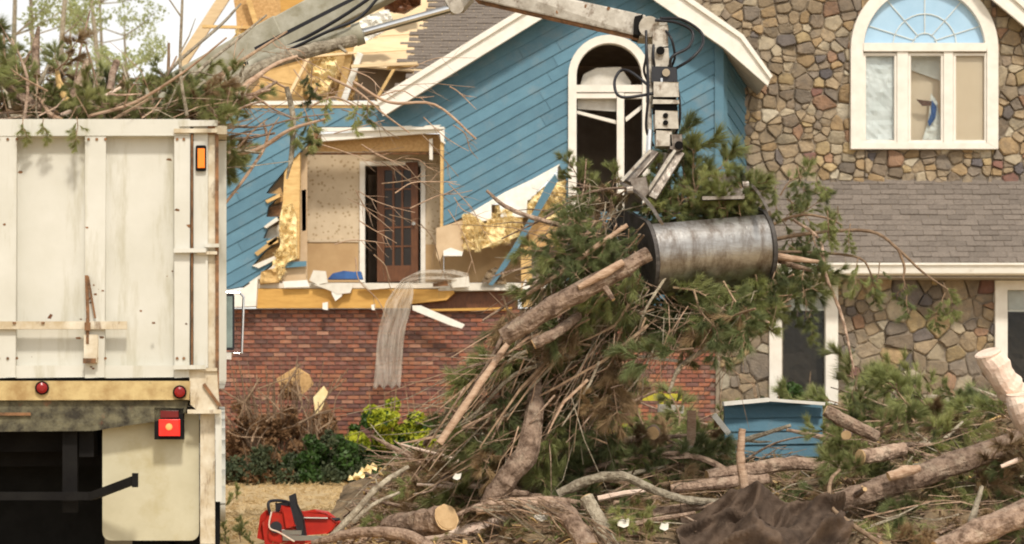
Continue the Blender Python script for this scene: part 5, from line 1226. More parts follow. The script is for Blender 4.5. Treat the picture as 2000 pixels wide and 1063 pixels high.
B_, G_, PL_ = M['bark'], M['greybark'], M['peel']
log('broken_limb', 'thick broken pine limb with torn orange bark running down left from under the bucket', 'limb', [(1268, 496, 14.95), (1150, 562, 14.9), (1060, 610, 14.9), (985, 660, 14.95)], [14, 20, 20, 18], B_, stubs=2)
log('torn_bark', 'strip of bare pale wood showing on the thick limb under the bucket', 'bark', [(1218, 512, 14.84), (1180, 534, 14.82), (1130, 562, 14.8)], [7, 9, 5], PL_)
log('sawn_limb', 'short limb with sawn orange end pointing left in the middle of the bundle', 'limb', [(1043, 673, 14.9), (1085, 650, 14.95), (1130, 618, 15.2)], [11, 11, 9], B_, cut=True)
log('pole', 'long smooth pinkish pole slanting down left with its sawn foot above the hedge', 'pole', [(858, 866, 14.9), (905, 797, 14.95), (955, 724, 15.05), (1000, 660, 15.3)], [7.5, 7.5, 7, 6], PL_)
log('leaning_log', 'thick leaning log propped in the brush below the bundle', 'log', [(945, 1000, 15.1), (985, 940, 15.1), (1026, 890, 15.15), (1042, 810, 15.3), (1046, 740, 15.5)], [17, 22, 23, 18, 12], B_, stubs=2)
log('thin_branch', 'thin reddish branch jutting left across the yellow insulation', 'branch', [(950, 372, 15.9), (985, 402, 15.9), (1040, 425, 15.8), (1115, 445, 15.8)], [3, 4, 4.5, 5], B_)
log('thin_branch', 'thin straight reddish branch just left of the bucket end plate', 'branch', [(1225, 440, 15.2), (1160, 485, 15.2), (1100, 530, 15.3), (1030, 575, 15.4)], [4.5, 5, 5, 4], M['peel'])
log('forked_branch', 'pale forked branch dangling in front of the brick wall right of the bundle', 'branch', [(1410, 618, 15.5), (1392, 670, 15.5), (1330, 715, 15.5), (1306, 768, 15.5)], [4, 5.5, 5, 3], G_, stubs=2)
log('arching_branch', 'bare arching branch reaching right over the shingled skirt roof', 'branch', [(1500, 470, 16), (1590, 455, 15.9), (1700, 452, 15.8), (1755, 488, 15.7), (1800, 530, 15.7), (1852, 566, 15.6)], [4.5, 3.6, 3.2, 2.8, 2.2, 1.4], M['twig'])
log('arching_branch', 'lower bare branch curving right to the white gutter', 'branch', [(1505, 492, 16), (1600, 494, 15.9), (1680, 505, 15.8), (1705, 545, 15.8)], [3.4, 2.8, 2.2, 1.4], M['twig'])
log('arching_branch', 'short upper branch reaching right from the bucket end', 'branch', [(1505, 440, 16), (1560, 420, 15.9), (1610, 425, 15.8), (1645, 440, 15.8)], [3.4, 2.8, 2.2, 1.4], M['twig'])
log('drooping_branch', 'long bare branch drooping down across the white window jamb', 'branch', [(1550, 430, 15.9), (1600, 468, 15.8), (1614, 540, 15.7), (1645, 620, 15.7), (1668, 725, 15.6)], [3, 3.3, 3.8, 3, 2.2], B_)
log('drooping_branch', 'thin twig hanging down over the stone wall from the arching branch', 'branch', [(1755, 488, 15.7), (1766, 520, 15.7), (1764, 545, 15.7)], [3, 2.5, 2], M['twig'])
log('split_branch', 'splintered pale branch stub beside the lower right corner of the bucket', 'branch', [(1500, 498, 15.8), (1545, 505, 15.7), (1606, 512, 15.7)], [8, 7, 3], M['peel'])
log('split_branch', 'dark splintered branch stub below the bucket\'s right corner', 'branch', [(1498, 490, 15.9), (1530, 512, 15.8), (1590, 530, 15.8)], [9, 7, 3], B_)
for i, (x, y) in enumerate([(1700, 540), (1680, 520), (1722, 530), (1768, 560), (1776, 590), (1850, 590), (1846, 570), (1575, 540), (1640, 420), (1600, 360), (1620, 430), (1665, 455), (1560, 600), (1590, 620), (1680, 735), (1520, 380), (1590, 470), (1560, 340), (1575, 585)]):
    bough(rg.choice(['mid', 'mid', 'dark']), P(x - 4, y - 18, 15.75), (rg.uniform(-.2, .3), rg.uniform(-.2, .2), -.9), 'small pine sprig hanging from the branches arching out right of the bucket', 'hanging pine sprigs right of the bucket', rg.uniform(.3, .44), rng=rg)
log('long_log', 'long straight pine log lying across the heap at lower right', 'log', [(1632, 982, 16.0), (1720, 955, 16.1), (1850, 912, 16.3), (1990, 862, 16.5)], [19, 23, 24, 22], B_, n=16, stubs=1, cut=True, dy=-0.75)
log('torn_bark', 'patch of stripped orange wood on top of the long log', 'bark', [(1735, 932, 15.93), (1765, 922, 15.95), (1795, 915, 16.0)], [9, 12, 7], PL_, dy=-0.75)
log('pale_log', 'thick barkless pale log end rising at the right edge in front of the stone wall', 'log', [(1928, 688, 16.2), (1958, 738, 16.2), (1985, 775, 16.3)], [25, 28, 26], M['palewood'], n=18, ends='palewood', cut=True)
log('pale_log', 'second pale log piece below the first at the right edge', 'log', [(1986, 768, 16.1), (1992, 800, 16.1), (2010, 835, 16.2)], [20, 24, 24], M['palewood'], n=16, ends='palewood')
log('short_log', 'dark short log poking up left above the heap in front of the stone wall', 'log', [(1612, 802, 16.9), (1660, 828, 16.9), (1712, 852, 17)], [12, 14, 12], B_, cut=True, dy=-0.75)
log('short_log', 'dark short log lying above the long log', 'log', [(1680, 893, 16.6), (1720, 888, 16.7), (1765, 876, 16.8)], [15, 15, 13], B_, cut=True, dy=-0.75)
log('bark_log', 'rough brown log half buried left of the looped vine', 'log', [(1380, 930, 16.7), (1470, 916, 16.8), (1550, 905, 16.9), (1640, 912, 17)], [12, 14, 14, 11], B_, dy=-0.75)
log('bark_log', 'second rough log below it behind the brown tarp', 'log', [(1310, 955, 16.5), (1400, 945, 16.5), (1500, 935, 16.6)], [10, 12, 10], B_, dy=-0.75)
log('curved_branch', 'mossy grey branch curving over the middle of the heap', 'branch', [(1090, 965, 15.9), (1150, 938, 15.9), (1215, 930, 15.9), (1280, 958, 15.9), (1350, 978, 15.9), (1440, 982, 16)], [9, 10, 9, 8, 8, 7], G_, dy=-0.75)
log('upright_stick', 'barkless pinkish stick standing upright left of the brown tarp\'s top', 'stick', [(1462, 1000, 15.9), (1452, 940, 15.9), (1446, 890, 15.9), (1450, 838, 15.9)], [11, 9, 8, 7], PL_, dy=-0.75)
log('leaning_log', 'smooth grey log leaning out of the bottom edge near the centre', 'log', [(1145, 972, 15.6), (1170, 1015, 15.5), (1205, 1075, 15.4)], [13, 15, 16], G_, cut=True, dy=-0.75)
log('sawn_log', 'stout log with a large orange sawn face beside the pale branches at bottom centre', 'log', [(872, 1012, 15.5), (820, 1022, 15.7), (760, 1035, 16)], [27, 26, 24], B_, n=20, cut=True, dy=-0.75)
log('grey_branch', 'weathered grey branch rising right from the red chainsaw', 'branch', [(640, 1058, 15.9), (690, 1005, 15.9), (740, 950, 16), (797, 912, 16.2)], [7, 7, 6, 4], G_, stubs=3, dy=-0.75)
log('grey_branch', 'smaller grey fork beneath the weathered branch by the chainsaw', 'branch', [(690, 1020, 15.9), (730, 985, 15.9), (780, 962, 16)], [5, 4, 3], G_, dy=-0.75)
log('pale_log', 'long pale stripped log lying along the bottom edge at centre left', 'log', [(790, 1056, 15.5), (880, 1042, 15.5), (970, 1022, 15.6), (1075, 992, 15.8)], [11, 12, 12, 10], M['palewood'], ends='palewood')
log('bottom_branch', 'brown branch running left along the bottom edge under the sawn log', 'branch', [(610, 1062, 15.8), (700, 1040, 15.7), (790, 1046, 15.6), (860, 1080, 15.4)], [6, 11, 12, 12], B_, dy=-0.75)
log('bottom_log', 'thick brown log cut off by the bottom right corner', 'log', [(1830, 1080, 15.2), (1910, 1040, 15.3), (2040, 985, 15.5)], [22, 26, 27], B_, n=16, dy=-0.75)
log('pale_stick', 'pale forked stick rising from the bottom at the right', 'stick', [(1882, 1072, 15.4), (1900, 1010, 15.5), (1918, 950, 15.6)], [8, 7, 4], G_, dy=-0.75)
log('pale_stick', 'short bright stick poking in from the right edge over the long log', 'stick', [(1955, 912, 16), (1985, 900, 16), (2030, 885, 16)], [4, 5, 6], M['palewood'], ends='palewood', dy=-0.75)
log('diagonal_stick', 'grey stick leaning up right behind the long log', 'stick', [(1782, 915, 17), (1820, 880, 17), (1880, 825, 17.2)], [5, 5, 3], G_)
log('looped_vine', 'dark vine looping down over the end of the long log', 'vine', [(1640, 918, 16.0), (1622, 940, 15.8), (1622, 985, 15.7), (1650, 1015, 15.6), (1720, 1062, 15.3)], [3, 4, 4.5, 5, 5], M['twig'], dy=-0.75)
log('round_end', 'small pale round log end facing out of the middle of the heap', 'log', [(1275, 846, 16.4), (1276, 843, 16.8)], [13, 13], B_, cut=True)
log('round_end', 'small orange log end above the short dark log at right', 'log', [(1652, 850, 16.4), (1656, 846, 16.8)], [10, 10], B_, cut=True)
log('shaggy_log', 'fibrous brown log arched across the bottom centre', 'log', [(1075, 985, 15.3), (1110, 1010, 15.2), (1150, 1070, 15.0)], [18, 20, 20], M['n_bark'] if 'n_bark' in M else B_, dy=-0.75)
log('shaggy_log', 'shredded brown log left of the arched one at bottom centre', 'log', [(930, 995, 15.5), (1000, 985, 15.5), (1080, 980, 15.5)], [10, 13, 12], B_, dy=-0.75)
for k in range(34):
    while True:
        x, y = rg.uniform(-.9, 4.6), rg.uniform(14.9, 18.5); p_ = 1000 + x * F / y
        if hh(x, y) > .1 and abs(x) * F / y < 1020 and not (1300 < p_ < 1680 and y < 18.4): break
    a = rg.choice([rg.gauss(.3, .35), rg.gauss(2.7, .4), rg.gauss(-.2, .3)]); L = rg.uniform(.45, 1.2); r = rg.choice([.02, .026, .035, .045]); m_ = rg.choice([B_, B_, G_, M['peel'], M['palewood']])
    c0 = Vector((x, y, hh(x, y) + r + rg.uniform(.04, .16))); d = Vector((math.cos(a), math.sin(a) * .5, rg.uniform(-.05, .3))) * L; cn = {id(B_): 'brown', id(G_): 'grey', id(M['peel']): 'barkless tan', id(M['palewood']): 'pale stripped'}[id(m_)]
    z_ = zone('mid', 'heap', c0)[1]
    stick(c0, c0 + d, r, m_, cn + ' cut limb ' + z_, 'limb', cn + ' limbs ' + z_, bend=.05, forks=rg.choice([0, 1]), nm='cut_limb')
# boards and stakes standing in the heap
def board(name, label, cat, p0, p1, wd, th, m, up=(0, 1, 0)):
    mb = MB(); mb.bar(P(*p0), P(*p1), th, px2m(wd, p0[2]), up); return mb.build(name, m, label=label, category=cat)
board('wood_stake', 'narrow orange wooden stake standing in the heap below the bundle', 'stake', (1186, 798, 17), (1194, 866, 16.9), .02, .09, M['lumber'], (1, 0, 0)).rotation_euler = (0, 0, 0)
mb = MB(); mb.bar(P(1190, 868, 17), P(1187, 798, 17), px2m(12, 17), .03, (0, 1, 0)); 
mb.build('wood_stake', M['lumber'], label='slim yellow stake next to the orange stake below the bundle', category='stake')
mb = MB(); mb.bar(P(1350, 872, 17.2), P(1351, 802, 17.2), px2m(17, 17.2), .05, (0, 1, 0)); mb.build('timber_offcut', M['peel'], label='upright tan timber offcut between the round log end and the blue panel', category='timber')
mb = MB(); mb.bar(P(1394, 810, 16.8), P(1424, 848, 16.8), px2m(11, 16.8), .02, (0, 1, 0)); mb.build('white_board', M['foil'], label='short bright white board slanting beside the blue siding panel', category='board')
mb = MB(); mb.bar(P(1255, 776, 20), P(1332, 776, 20), px2m(14, 20), .05, (0, 1, 0)); mb.bar(P(1290, 760, 20), P(1292, 790, 20), px2m(8, 20), .05, (0, 1, 0)); mb.build('yellow_barrier', M['yellow'], label='bright yellow bar in front of the brick wall behind the heap', category='barrier')
mb = MB(); mb.bar(P(1285, 797, 19.5), P(1335, 800, 19.5), px2m(16, 19.5), .1, (0, 1, 0)); mb.build('metal_offcut', M['boom'], label='small grey metal piece behind the heap under the yellow bar', category='metal piece')
mb = MB(); mb.bar(P(1196, 690, 17), P(1330, 706, 17), px2m(6, 17), .03, (0, 1, 0)); mb.build('white_batten', M['white'], label='thin white batten behind the bundle in front of the bricks', category='batten')
# crumpled blue siding section
Yb = 18.3; pb = front(Yb); sid = thing('siding_panel', 'torn off blue siding section with a white top edge standing behind the heap', 'siding panel', P(1505, 880, Yb))
slab('panel_back', pb, [[(1415, 790), (1500, 782), (1606, 790), (1606, 900), (1415, 900)]], -.08, 0, M['sheath'], sid)
siding(pb, [[(1415, 790), (1500, 782), (1606, 790), (1606, 900), (1415, 900)]], R(1), px2m(26, Yb), M['blue'], sid)
mb = MB(); mb.bar(P(1412, 789, Yb - .12), P(1500, 781, Yb - .1), .12, px2m(8, Yb)); mb.bar(P(1500, 781, Yb - .1), P(1610, 789, Yb - .12), .12, px2m(6, Yb)); mb.build('white_edge', M['white'], sid)
for k, (x, y, w_, lb) in enumerate([(1058, 1008, 26, 'white torn scrap beside the arched shaggy log'), (1098, 1012, 18, 'small white scrap right of the arched shaggy log'), (1218, 1022, 22, 'white scrap between the leaning grey log and the green tuft'), (893, 932, 14, 'tiny pale block standing in the brush left of the leaning log'), (1298, 1030, 16, 'white scrap at the left hem of the brown tarp')]):
    mb = MB(); c = P(x, y, 14.6); r_ = w_ * .6 * 14.6 / F; mb.prism([c + Vector((a * r_, b * .05, b * r_ * .7)) for a, b in ((-1, -.4), (-.5, .7), (.2, .5), (.9, .8), (.7, -.5), (0, -.9))], (0, .03, .01)); mb.build('white_scrap', M['drywall'], label=lb, category='debris')
for x in (1215, 1240, 1262): bough('light', P(x, 1068, 14.6), (rg.uniform(-.5, .5), 0, .9), 'fresh light green pine tuft sprouting at the bottom edge left of the tarp', 'light green tufts left of the tarp', .34, rng=rg)
# ---- brown tarp
def cloth(name, label, cat, outline_fn, nx, ny, m, parent=None, th=.006):
    v = [[outline_fn(i / (nx - 1), j / (ny - 1)) for i in range(nx)] for j in range(ny)]; mb = MB()
    mb.add([p for r in v for p in r], [(j * nx + i, j * nx + i + 1, (j + 1) * nx + i + 1, (j + 1) * nx + i) for j in range(ny - 1) for i in range(nx - 1)])
    o = mb.build(name, m, parent, smooth=True)
    if label: tag(o, label, cat)
    s_ = o.modifiers.new('thick', 'SOLIDIFY'); s_.thickness = th; return o
def tarp_fn(a, b):
    # a across, b from the back ridge to the front hem
    px_ = 1325 + a * 330; top = 991 - 14 * math.sin(a * 3.14) + 14 * math.sin(a * 9 + 1); bot = 1120; Y = 15.05 - b * 1.0
    base = P(px_, top + (bot - top) * (b ** 1.15), Y); x, y, z = base
    f = .13 * mnoise.noise(Vector((a * 5 + b * 2.5, b * 2.2 - a * 1.5, 1))) + .05 * (1 - abs(math.sin(a * 8 + b * 5 + 4 * mnoise.noise(Vector((a * 2.6, b * 2.6, 5)))))) ** 2 * 2 + .04 * mnoise.noise(Vector((a * 12 + b * 5, b * 9, 2))) + .014 * mnoise.noise(Vector((a * 30, b * 22, 2)))
    g = .12 * max(0, 1 - ((a - .52) ** 2 * 22 + (b - .28) ** 2 * 40))
    return Vector((x + .03 * math.sin(b * 9 + a * 4), y - f * 1.5, z + f + -g))
cloth('tarp', 'crumpled dark brown tarpaulin lying over the heap at the bottom right of centre', 'tarp', tarp_fn, 110, 60, M['tarp'])

# ============================================================ load of the truck
def load():
    v = []; f = []; n = 60
    for j in range(n):
        for i in range(n):
            u = -2.4 + 2.36 * i / (n - 1); y = .12 + 5.3 * j / (n - 1); e = min(1, min(u + 2.4, -.04 - u) / .4, 9) ; 
            z = 2.88 + .16 * max(0, e) * (ss(0.1, 1.0, y)) + .09 * mnoise.noise(Vector((u * 3, y * 3, 9))) + .05 * mnoise.noise(Vector((u * 9, y * 9, 9))); v.append((u, y, z))
    for j in range(n - 1):
        for i in range(n - 1): f.append((j * n + i, j * n + i + 1, (j + 1) * n + i + 1, (j + 1) * n + i))
    me = bpy.data.meshes.new('packed_brush'); me.from_pydata(v, [], f); me.materials.append(M['litter']); o = bpy.data.objects.new('packed_brush', me); col.objects.link(o)
    o.location = TO; o.rotation_euler = (0, 0, TA); tag(o, 'packed brown brush filling the white truck body to the brim', 'brush', kind='stuff')
load()
TM = Matrix.Translation(TO) @ Matrix.Rotation(TA, 4, 'Z')
for i in range(230):
    u, y = rg.uniform(-2.35, -.04), rg.uniform(.15, 3.6); p = TM @ Vector((u, y, 2.95 + rg.uniform(-.05, .22) + (.14 if u < -1.0 else 0)))
    kd = rg.choices(['mid', 'light', 'brown', 'dark'], [4, 4, 3, 1.2])[0]; x_ = 1000 + p.x / p.y * F
    if x_ < -120: continue
    upz = rg.uniform(-.05, .8) if x_ < 330 else rg.uniform(-.1, .45)
    bough(kd, p, (rg.gauss(.1, .8), rg.gauss(0, .5), upz), *blabel(kd, 'load', p), rg.uniform(.32, .58), rng=rg, mass='loaded_brush' if i % 2 or y > 2 else None)
for i in range(70):     # fluffy crown of the load and the mass round the foot of the boom
    x_, y_ = rg.choice([(rg.uniform(-20, 130), rg.uniform(110, 200)), (rg.uniform(120, 300), rg.uniform(150, 220)), (rg.uniform(290, 450), rg.uniform(160, 232)), (rg.uniform(340, 470), rg.uniform(185, 232))]); Y_ = rg.uniform(12.3, 14)
    d_ = Vector((rg.gauss(.1, .6), rg.gauss(0, .3), rg.uniform(-.1, .8))).normalized(); bough(rg.choices(['mid', 'light', 'brown', 'dark'], [4, 4.5, 2.5, 1])[0], P(x_, y_, Y_) - d_ * .12, d_, '', '', rg.uniform(.28, .42), rng=rg, mass='loaded_brush')
build_mass('loaded_brush', 'mass of pine needles and twigs filling the load of the white truck', 'brush')
for i in range(56):
    u, y = rg.uniform(-1.9, 0.05), rg.uniform(.1, 3.0); p = TM @ Vector((u, y, 2.93 + rg.uniform(0, .15))); d = Vector((rg.gauss(.25, .6), rg.gauss(.2, .4), rg.uniform(-.02, .5))).normalized() * rg.uniform(.4, 1.1)
    stick(p, p + d, rg.choice([.006, .008, .012, .018]), rg.choice([M['bark'], M['peel'], M['greybark']]), 'thin bare branch ' + zone('mid', 'load', p)[1], 'branch', 'thin branches ' + zone('mid', 'load', p)[1], forks=2, nm='branch')
def f4():
    u, y = rg.uniform(-2.3, -.02), rg.uniform(.1, 2.6); return TM @ Vector((u, y, 2.92 + rg.uniform(0, .25))), Vector((rg.gauss(.1, .7), rg.gauss(0, .4), rg.uniform(-.1, .8))) * rg.uniform(.15, .6), rg.choice([.003, .004, .007, .01])
twig_mass(380, f4, 'load_twigs', 'countless twigs and splintered ends bristling from the truck load')
def ang_log(*a, **k): return log(*a, **k)
log('limb_stub', 'sawn limb leaning right out of the truck load, its pale cut end up', 'limb', [(172, 120, 12.7), (160, 155, 12.6), (140, 195, 12.5)], [9, 10, 9], B_, cut=True)
log('limb_stub', 'short sawn limb standing just right of the leaning one in the truck load', 'limb', [(228, 122, 12.9), (220, 145, 12.8), (214, 178, 12.7)], [7, 7, 7], B_)
log('limb_stub', 'tall dark splintered limb standing at the left of the truck load', 'limb', [(76, 52, 12.8), (70, 95, 12.8), (72, 150, 12.7)], [3, 8, 7], B_, stubs=2)
log('limb_stub', 'stubby dark limb between the tall splintered limb and the left edge', 'limb', [(48, 118, 12.9), (50, 150, 12.8)], [7, 8], B_)
log('limb', 'thick brown limb lying down right at the left of the truck load', 'limb', [(-30, 140, 12.6), (20, 175, 12.5), (60, 200, 12.4), (110, 222, 12.3)], [8, 9, 9, 7], B_)
log('split_limb', 'freshly split orange limb stump in the middle of the truck load', 'limb', [(110, 132, 12.5), (118, 170, 12.4), (136, 205, 12.3)], [3, 8, 6], M['lumber'])
log('pole', 'slim dark post poking straight up from the truck load', 'pole', [(330, 84, 14), (329, 150, 14), (334, 200, 14)], [2.5, 3.5, 4], M['twig'])
for k, (pts, rr_, m, lb) in enumerate([
    ([(350, 228, 13.2), (400, 170, 13.6), (470, 120, 14), (560, 62, 14.5)], [6, 5, 4, 2], M['twig'], 'dark slender branch slanting up right from the load to the loader boom'),
    ([(330, 195, 13.2), (400, 128, 13.6), (460, 80, 14), (520, 30, 14.4)], [4, 3.5, 3, 2], G_, 'thin grey branch slanting up right above the dark slender one'),
    ([(300, 170, 13.4), (360, 110, 13.8), (430, 50, 14.2), (470, 8, 14.5)], [4, 3, 3, 2], G_, 'topmost thin branch slanting up right against the white sky'),
    ([(380, 235, 13), (450, 190, 13.2), (530, 130, 13.6), (580, 110, 13.8)], [8, 7, 4, 3], PL_, 'pale bent branch overhanging the right corner of the load'),
    ([(370, 222, 13.3), (430, 205, 13.4), (500, 150, 13.8), (560, 172, 14)], [5, 4, 3, 2], PL_, 'yellowish branch bowing over the right corner of the load'),
    ([(400, 238, 12.9), (450, 215, 13), (490, 190, 13.2), (540, 160, 13.5)], [9, 7, 5, 3], B_, 'brown branch hanging over the truck corner'),
    ([(120, 225, 12.2), (180, 200, 12.2), (235, 172, 12.4)], [4, 4, 3], M['palewood'], 'pale thin stick lying across the front of the truck load'),
    ([(515, 240, 13.6), (520, 280, 13.5), (480, 345, 13.4), (424, 418, 13.3)], [2.5, 3, 3, 2.5], M['peel'], 'pale curved twig hanging in front of the left blue wall'),
    ([(560, 170, 14), (572, 230, 14), (570, 300, 13.9), (560, 350, 13.9)], [5, 6, 5, 2], G_, 'mossy branch hanging in front of the torn corner post'),
    ([(690, 160, 14), (760, 200, 14), (850, 205, 14), (930, 272, 14)], [3, 3, 2.5, 2], M['peel'], 'long thin twig bending right across the gable end'),
    ([(640, 150, 14), (700, 180, 14), (740, 215, 14), (800, 260, 14)], [3, 2.5, 2, 1.5], M['peel'], 'thin bare twig below the long one by the gable end'),
    ([(620, 170, 14.2), (600, 210, 14.2), (650, 190, 14.2), (700, 210, 14.2)], [2.5, 2, 2, 1.5], M['peel'], 'wiry twig arching over the white top plate')]):
    log('slender_branch', lb, 'branch', pts, rr_, m, stubs=1)
log('rotten_trunk', 'mossy broken trunk lying along the loader boom above the house wall', 'trunk', [(420, 190, 14.4), (500, 135, 14.8), (600, 100, 15.2), (690, 80, 15.6)], [8, 11, 13, 12], G_, stubs=3)
for i, (x, y, s_) in enumerate([(440, 290, .4), (448, 300, .35), (590, 220, .5), (600, 250, .45), (575, 240, .4), (720, 215, .4), (700, 205, .4), (640, 200, .35), (610, 150, .5)]):
    bough(rg.choice(['mid', 'dark', 'light']), P(x, y - 20, 13.9), (rg.uniform(-.2, .3), 0, -.9), 'small pine sprig dangling in front of the left of the house', 'pine sprigs dangling before the house', s_ * .75, rng=rg)
for i, (x, y) in enumerate([(85, 238), (45, 240), (150, 236)]):
    bough('light', P(x, y - 8, 11.75), (.1, 0, -.9), 'short pine tuft drooping over the top rail of the tailgate', 'pine tufts drooping over the tailgate', .26, rng=rg)
# many fine bare twigs fanning over the room and the roof
for i in range(46):
    x, y = rg.choice([(rg.uniform(450, 700), rg.uniform(60, 230)), (rg.uniform(600, 900), rg.uniform(130, 420)), (rg.uniform(640, 900), rg.uniform(280, 560))]); p = P(x, y, 14.2 + rg.uniform(-.4, .6)); a = rg.uniform(-1.2, .3)
    d = Vector((math.cos(a), 0.1, math.sin(a))) * rg.uniform(.25, .6)
    stick(p, p + d, rg.choice([.003, .004, .005]), M['peel'] if rg.random() < .6 else M['twig'], 'fine bare twig sprayed out in front of the opened room', 'twig', 'fine twigs before the opened room', forks=3, nm='twig')

for i, (x0, y0, x1, y1, r) in enumerate([(20, 215, 8, 60, 4), (95, 210, 122, 95, 4), (50, 210, 98, 120, 5), (262, 215, 240, 130, 4), (290, 215, 345, 110, 3), (140, 205, 176, 20, 2.5), (200, 215, 168, 90, 3), (5, 200, 60, 100, 4), (310, 230, 400, 160, 5), (360, 232, 455, 175, 5)]):
    log('upright_limb', ['leftmost slim limb sticking straight up from the truck load', 'slim limb tilted right beside the split orange stump', 'thicker tilted limb right of the leftmost slim one', 'short limb tilted left just right of the sawn limbs', 'thin limb slanting right beside the slim dark post', 'very tall thin stem between the sawn limbs of the load', 'thin limb tilted left in front of the sawn limbs', 'short limb slanting right at the left edge of the load', 'stout limb slanting right at the foot of the loader boom', 'last stout limb slanting right over the truck corner'][i], 'limb',
        [(x0, y0, 12.6), ((x0 + x1) / 2 + rg.uniform(-5, 5), (y0 + y1) / 2, 12.6), (x1, y1, 12.7)], [r, r * .8, r * .6], rg.choice([B_, G_, B_, M['twig']]), stubs=2)
def fluff():
    T = []
    for poly, Y in INSUL:
        xs = [p[0] for p in poly]; n_ = int((max(xs) - min(xs)) * 1.6)
        for _ in range(n_):
            x, y = inpoly(poly, rg); p = P(x, y, Y + rg.uniform(-.05, .05)); T.append((tuple(p), (rg.gauss(0, .6), -.7, rg.gauss(-.2, .6)), rg.uniform(.5, 1.2)))
    me = needle_mesh('insulation_fluff', M['insul'], T, 40, .09, .012, np.random.default_rng(5), 1.5); o = bpy.data.objects.new('insulation_fluff', me); col.objects.link(o); o.parent = house; o.location = -wpos(house); o['kind'] = 'stuff'
fluff()

# ============================================================ shrubs and hedge
def leaves(name, m, clumps, n, size, seed, parent=None, long=1.6):
    rgn = np.random.default_rng(seed); C = np.array([c[:3] for c in clumps], float); Rr = np.array([c[3] for c in clumps], float)
    idx = rgn.choice(len(clumps), n, p=Rr ** 2 / (Rr ** 2).sum()); d = rgn.normal(size=(n, 3)); d /= np.linalg.norm(d, axis=1)[:, None]
    pos = C[idx] + d * (Rr[idx] * rgn.uniform(.55, 1.12, n) )[:, None] * np.array([1, .9, .85]); pos[:, 2] = np.maximum(pos[:, 2], .01)
    a = rgn.normal(size=(n, 3)); a /= np.linalg.norm(a, axis=1)[:, None]; b = np.cross(a, rgn.normal(size=(n, 3))); b /= np.linalg.norm(b, axis=1)[:, None]
    s_ = size * rgn.uniform(.5, 1.3, (n, 1)); v = np.empty((n, 4, 3)); v[:, 0] = pos - a * s_ * long / 2; v[:, 1] = pos + b * s_ / 2; v[:, 2] = pos + a * s_ * long / 2; v[:, 3] = pos - b * s_ / 2
    me = bpy.data.meshes.new(name); off = wpos(parent) if parent else Vector((0, 0, 0)); v -= np.array(off)
    me.vertices.add(n * 4); me.vertices.foreach_set('co', v.ravel()); me.loops.add(n * 4); me.loops.foreach_set('vertex_index', np.arange(n * 4, dtype=np.int32))
    me.polygons.add(n); me.polygons.foreach_set('loop_start', np.arange(0, n * 4, 4, dtype=np.int32)); me.polygons.foreach_set('loop_total', np.full(n, 4, dtype=np.int32))
    me.materials.append(m); me.update(calc_edges=True); o = bpy.data.objects.new(name, me); col.objects.link(o)
    if parent: o.parent = parent
    return o
def shrub(name, label, cat, px0, px1, py_top, Y, m, n, size, seed, depth=.6, m2=None, group=None, bare=8, z0=0, irregular=.35, top_fn=None):
    rr_ = random.Random(seed); a = P(px0, 0, Y).x; b = P(px1, 0, Y).x; zt = P(0, py_top, Y).z; root = thing(name, label, cat, ((a + b) / 2, Y, z0), group); cl = []
    for _ in range(int(26 + 30 * (b - a))):
        x = rr_.uniform(a, b); f = (x - a) / (b - a); h = (zt - z0) * (1 - irregular * rr_.random()) * (1 - .55 * abs(2 * f - 1) ** 3); r = rr_.uniform(.09, .2)
        cl.append((x, Y + rr_.uniform(-.5, .5) * depth, z0 + max(r * .6, rr_.uniform(.05, 1) * h - r), r))
    leaves('foliage', m, cl, n, size, seed, root)
    if m2: leaves('new_growth', m2, [c for c in cl if c[2] > z0 + (zt - z0) * .35][::2] + cl[::5], int(n * .8), size * 1.15, seed + 1, root)
    mb = MB()
    for _ in range(bare):
        x = rr_.uniform(a + .1, b - .1); x0_ = (a + b) / 2 + (x - (a + b) / 2) * .5; mb.tube(curve([(x0_, Y, z0), (x0_ * .5 + x * .5, Y - .1, z0 + (zt - z0) * .5), (x, Y - depth * .3, z0 + (zt - z0) * rr_.uniform(.75, 1.05))], 3), [.02, .018, .016, .012, .01, .007, .004], 5)
    mb.build('stems', M['twig'], root); return root
shrub('hedge', 'dark clipped hedge right of the truck along the edge of the sandy yard', 'hedge', 552, 735, 836, 29.6, M['leafd'], 15000, .045, 1, .9, M['leafg'], irregular=.25)
shrub('hedge', 'lower dark hedge section closest to the truck corner', 'hedge', 425, 575, 858, 29.4, M['leafd'], 11000, .045, 2, .9, M['leafb'], irregular=.25)
shrub('green_bush', 'glossy dark green bush with yellow new leaves against the brick wall', 'bush', 672, 800, 760, 30.4, M['leafg'], 13000, .065, 3, .8, M['leafy'], irregular=.45)
shrub('green_bush', 'second yellow tipped bush directly left of the hanging bundle', 'bush', 778, 905, 752, 30.6, M['leafg'], 11000, .065, 4, .8, M['leafy'], irregular=.45)
shrub('green_bush', 'yellow green bush glimpsed behind the bundle in front of the bricks', 'bush', 1040, 1260, 800, 29.5, M['leafg'], 6000, .07, 5, .8, M['leafy'], irregular=.5)
shrub('dead_bush', 'dead rust brown bush with broken boards in front of the brick wall', 'bush', 440, 650, 705, 30.6, M['leafb'], 12000, .05, 6, .8, None, bare=44, irregular=.6)
shrub('evergreen_bush', 'low dark evergreen under the lower left window of the stone wing', 'bush', 1440, 1650, 735, 31.0, M['leafd'], 9000, .05, 7, .6, M['leafg'], irregular=.4)
shrub('grey_bush', 'leggy grey green bush against the lower stone wall', 'bush', 1640, 1900, 740, 30.6, M['leafd'], 5200, .05, 8, .7, M['leafb'], bare=26, irregular=.6)
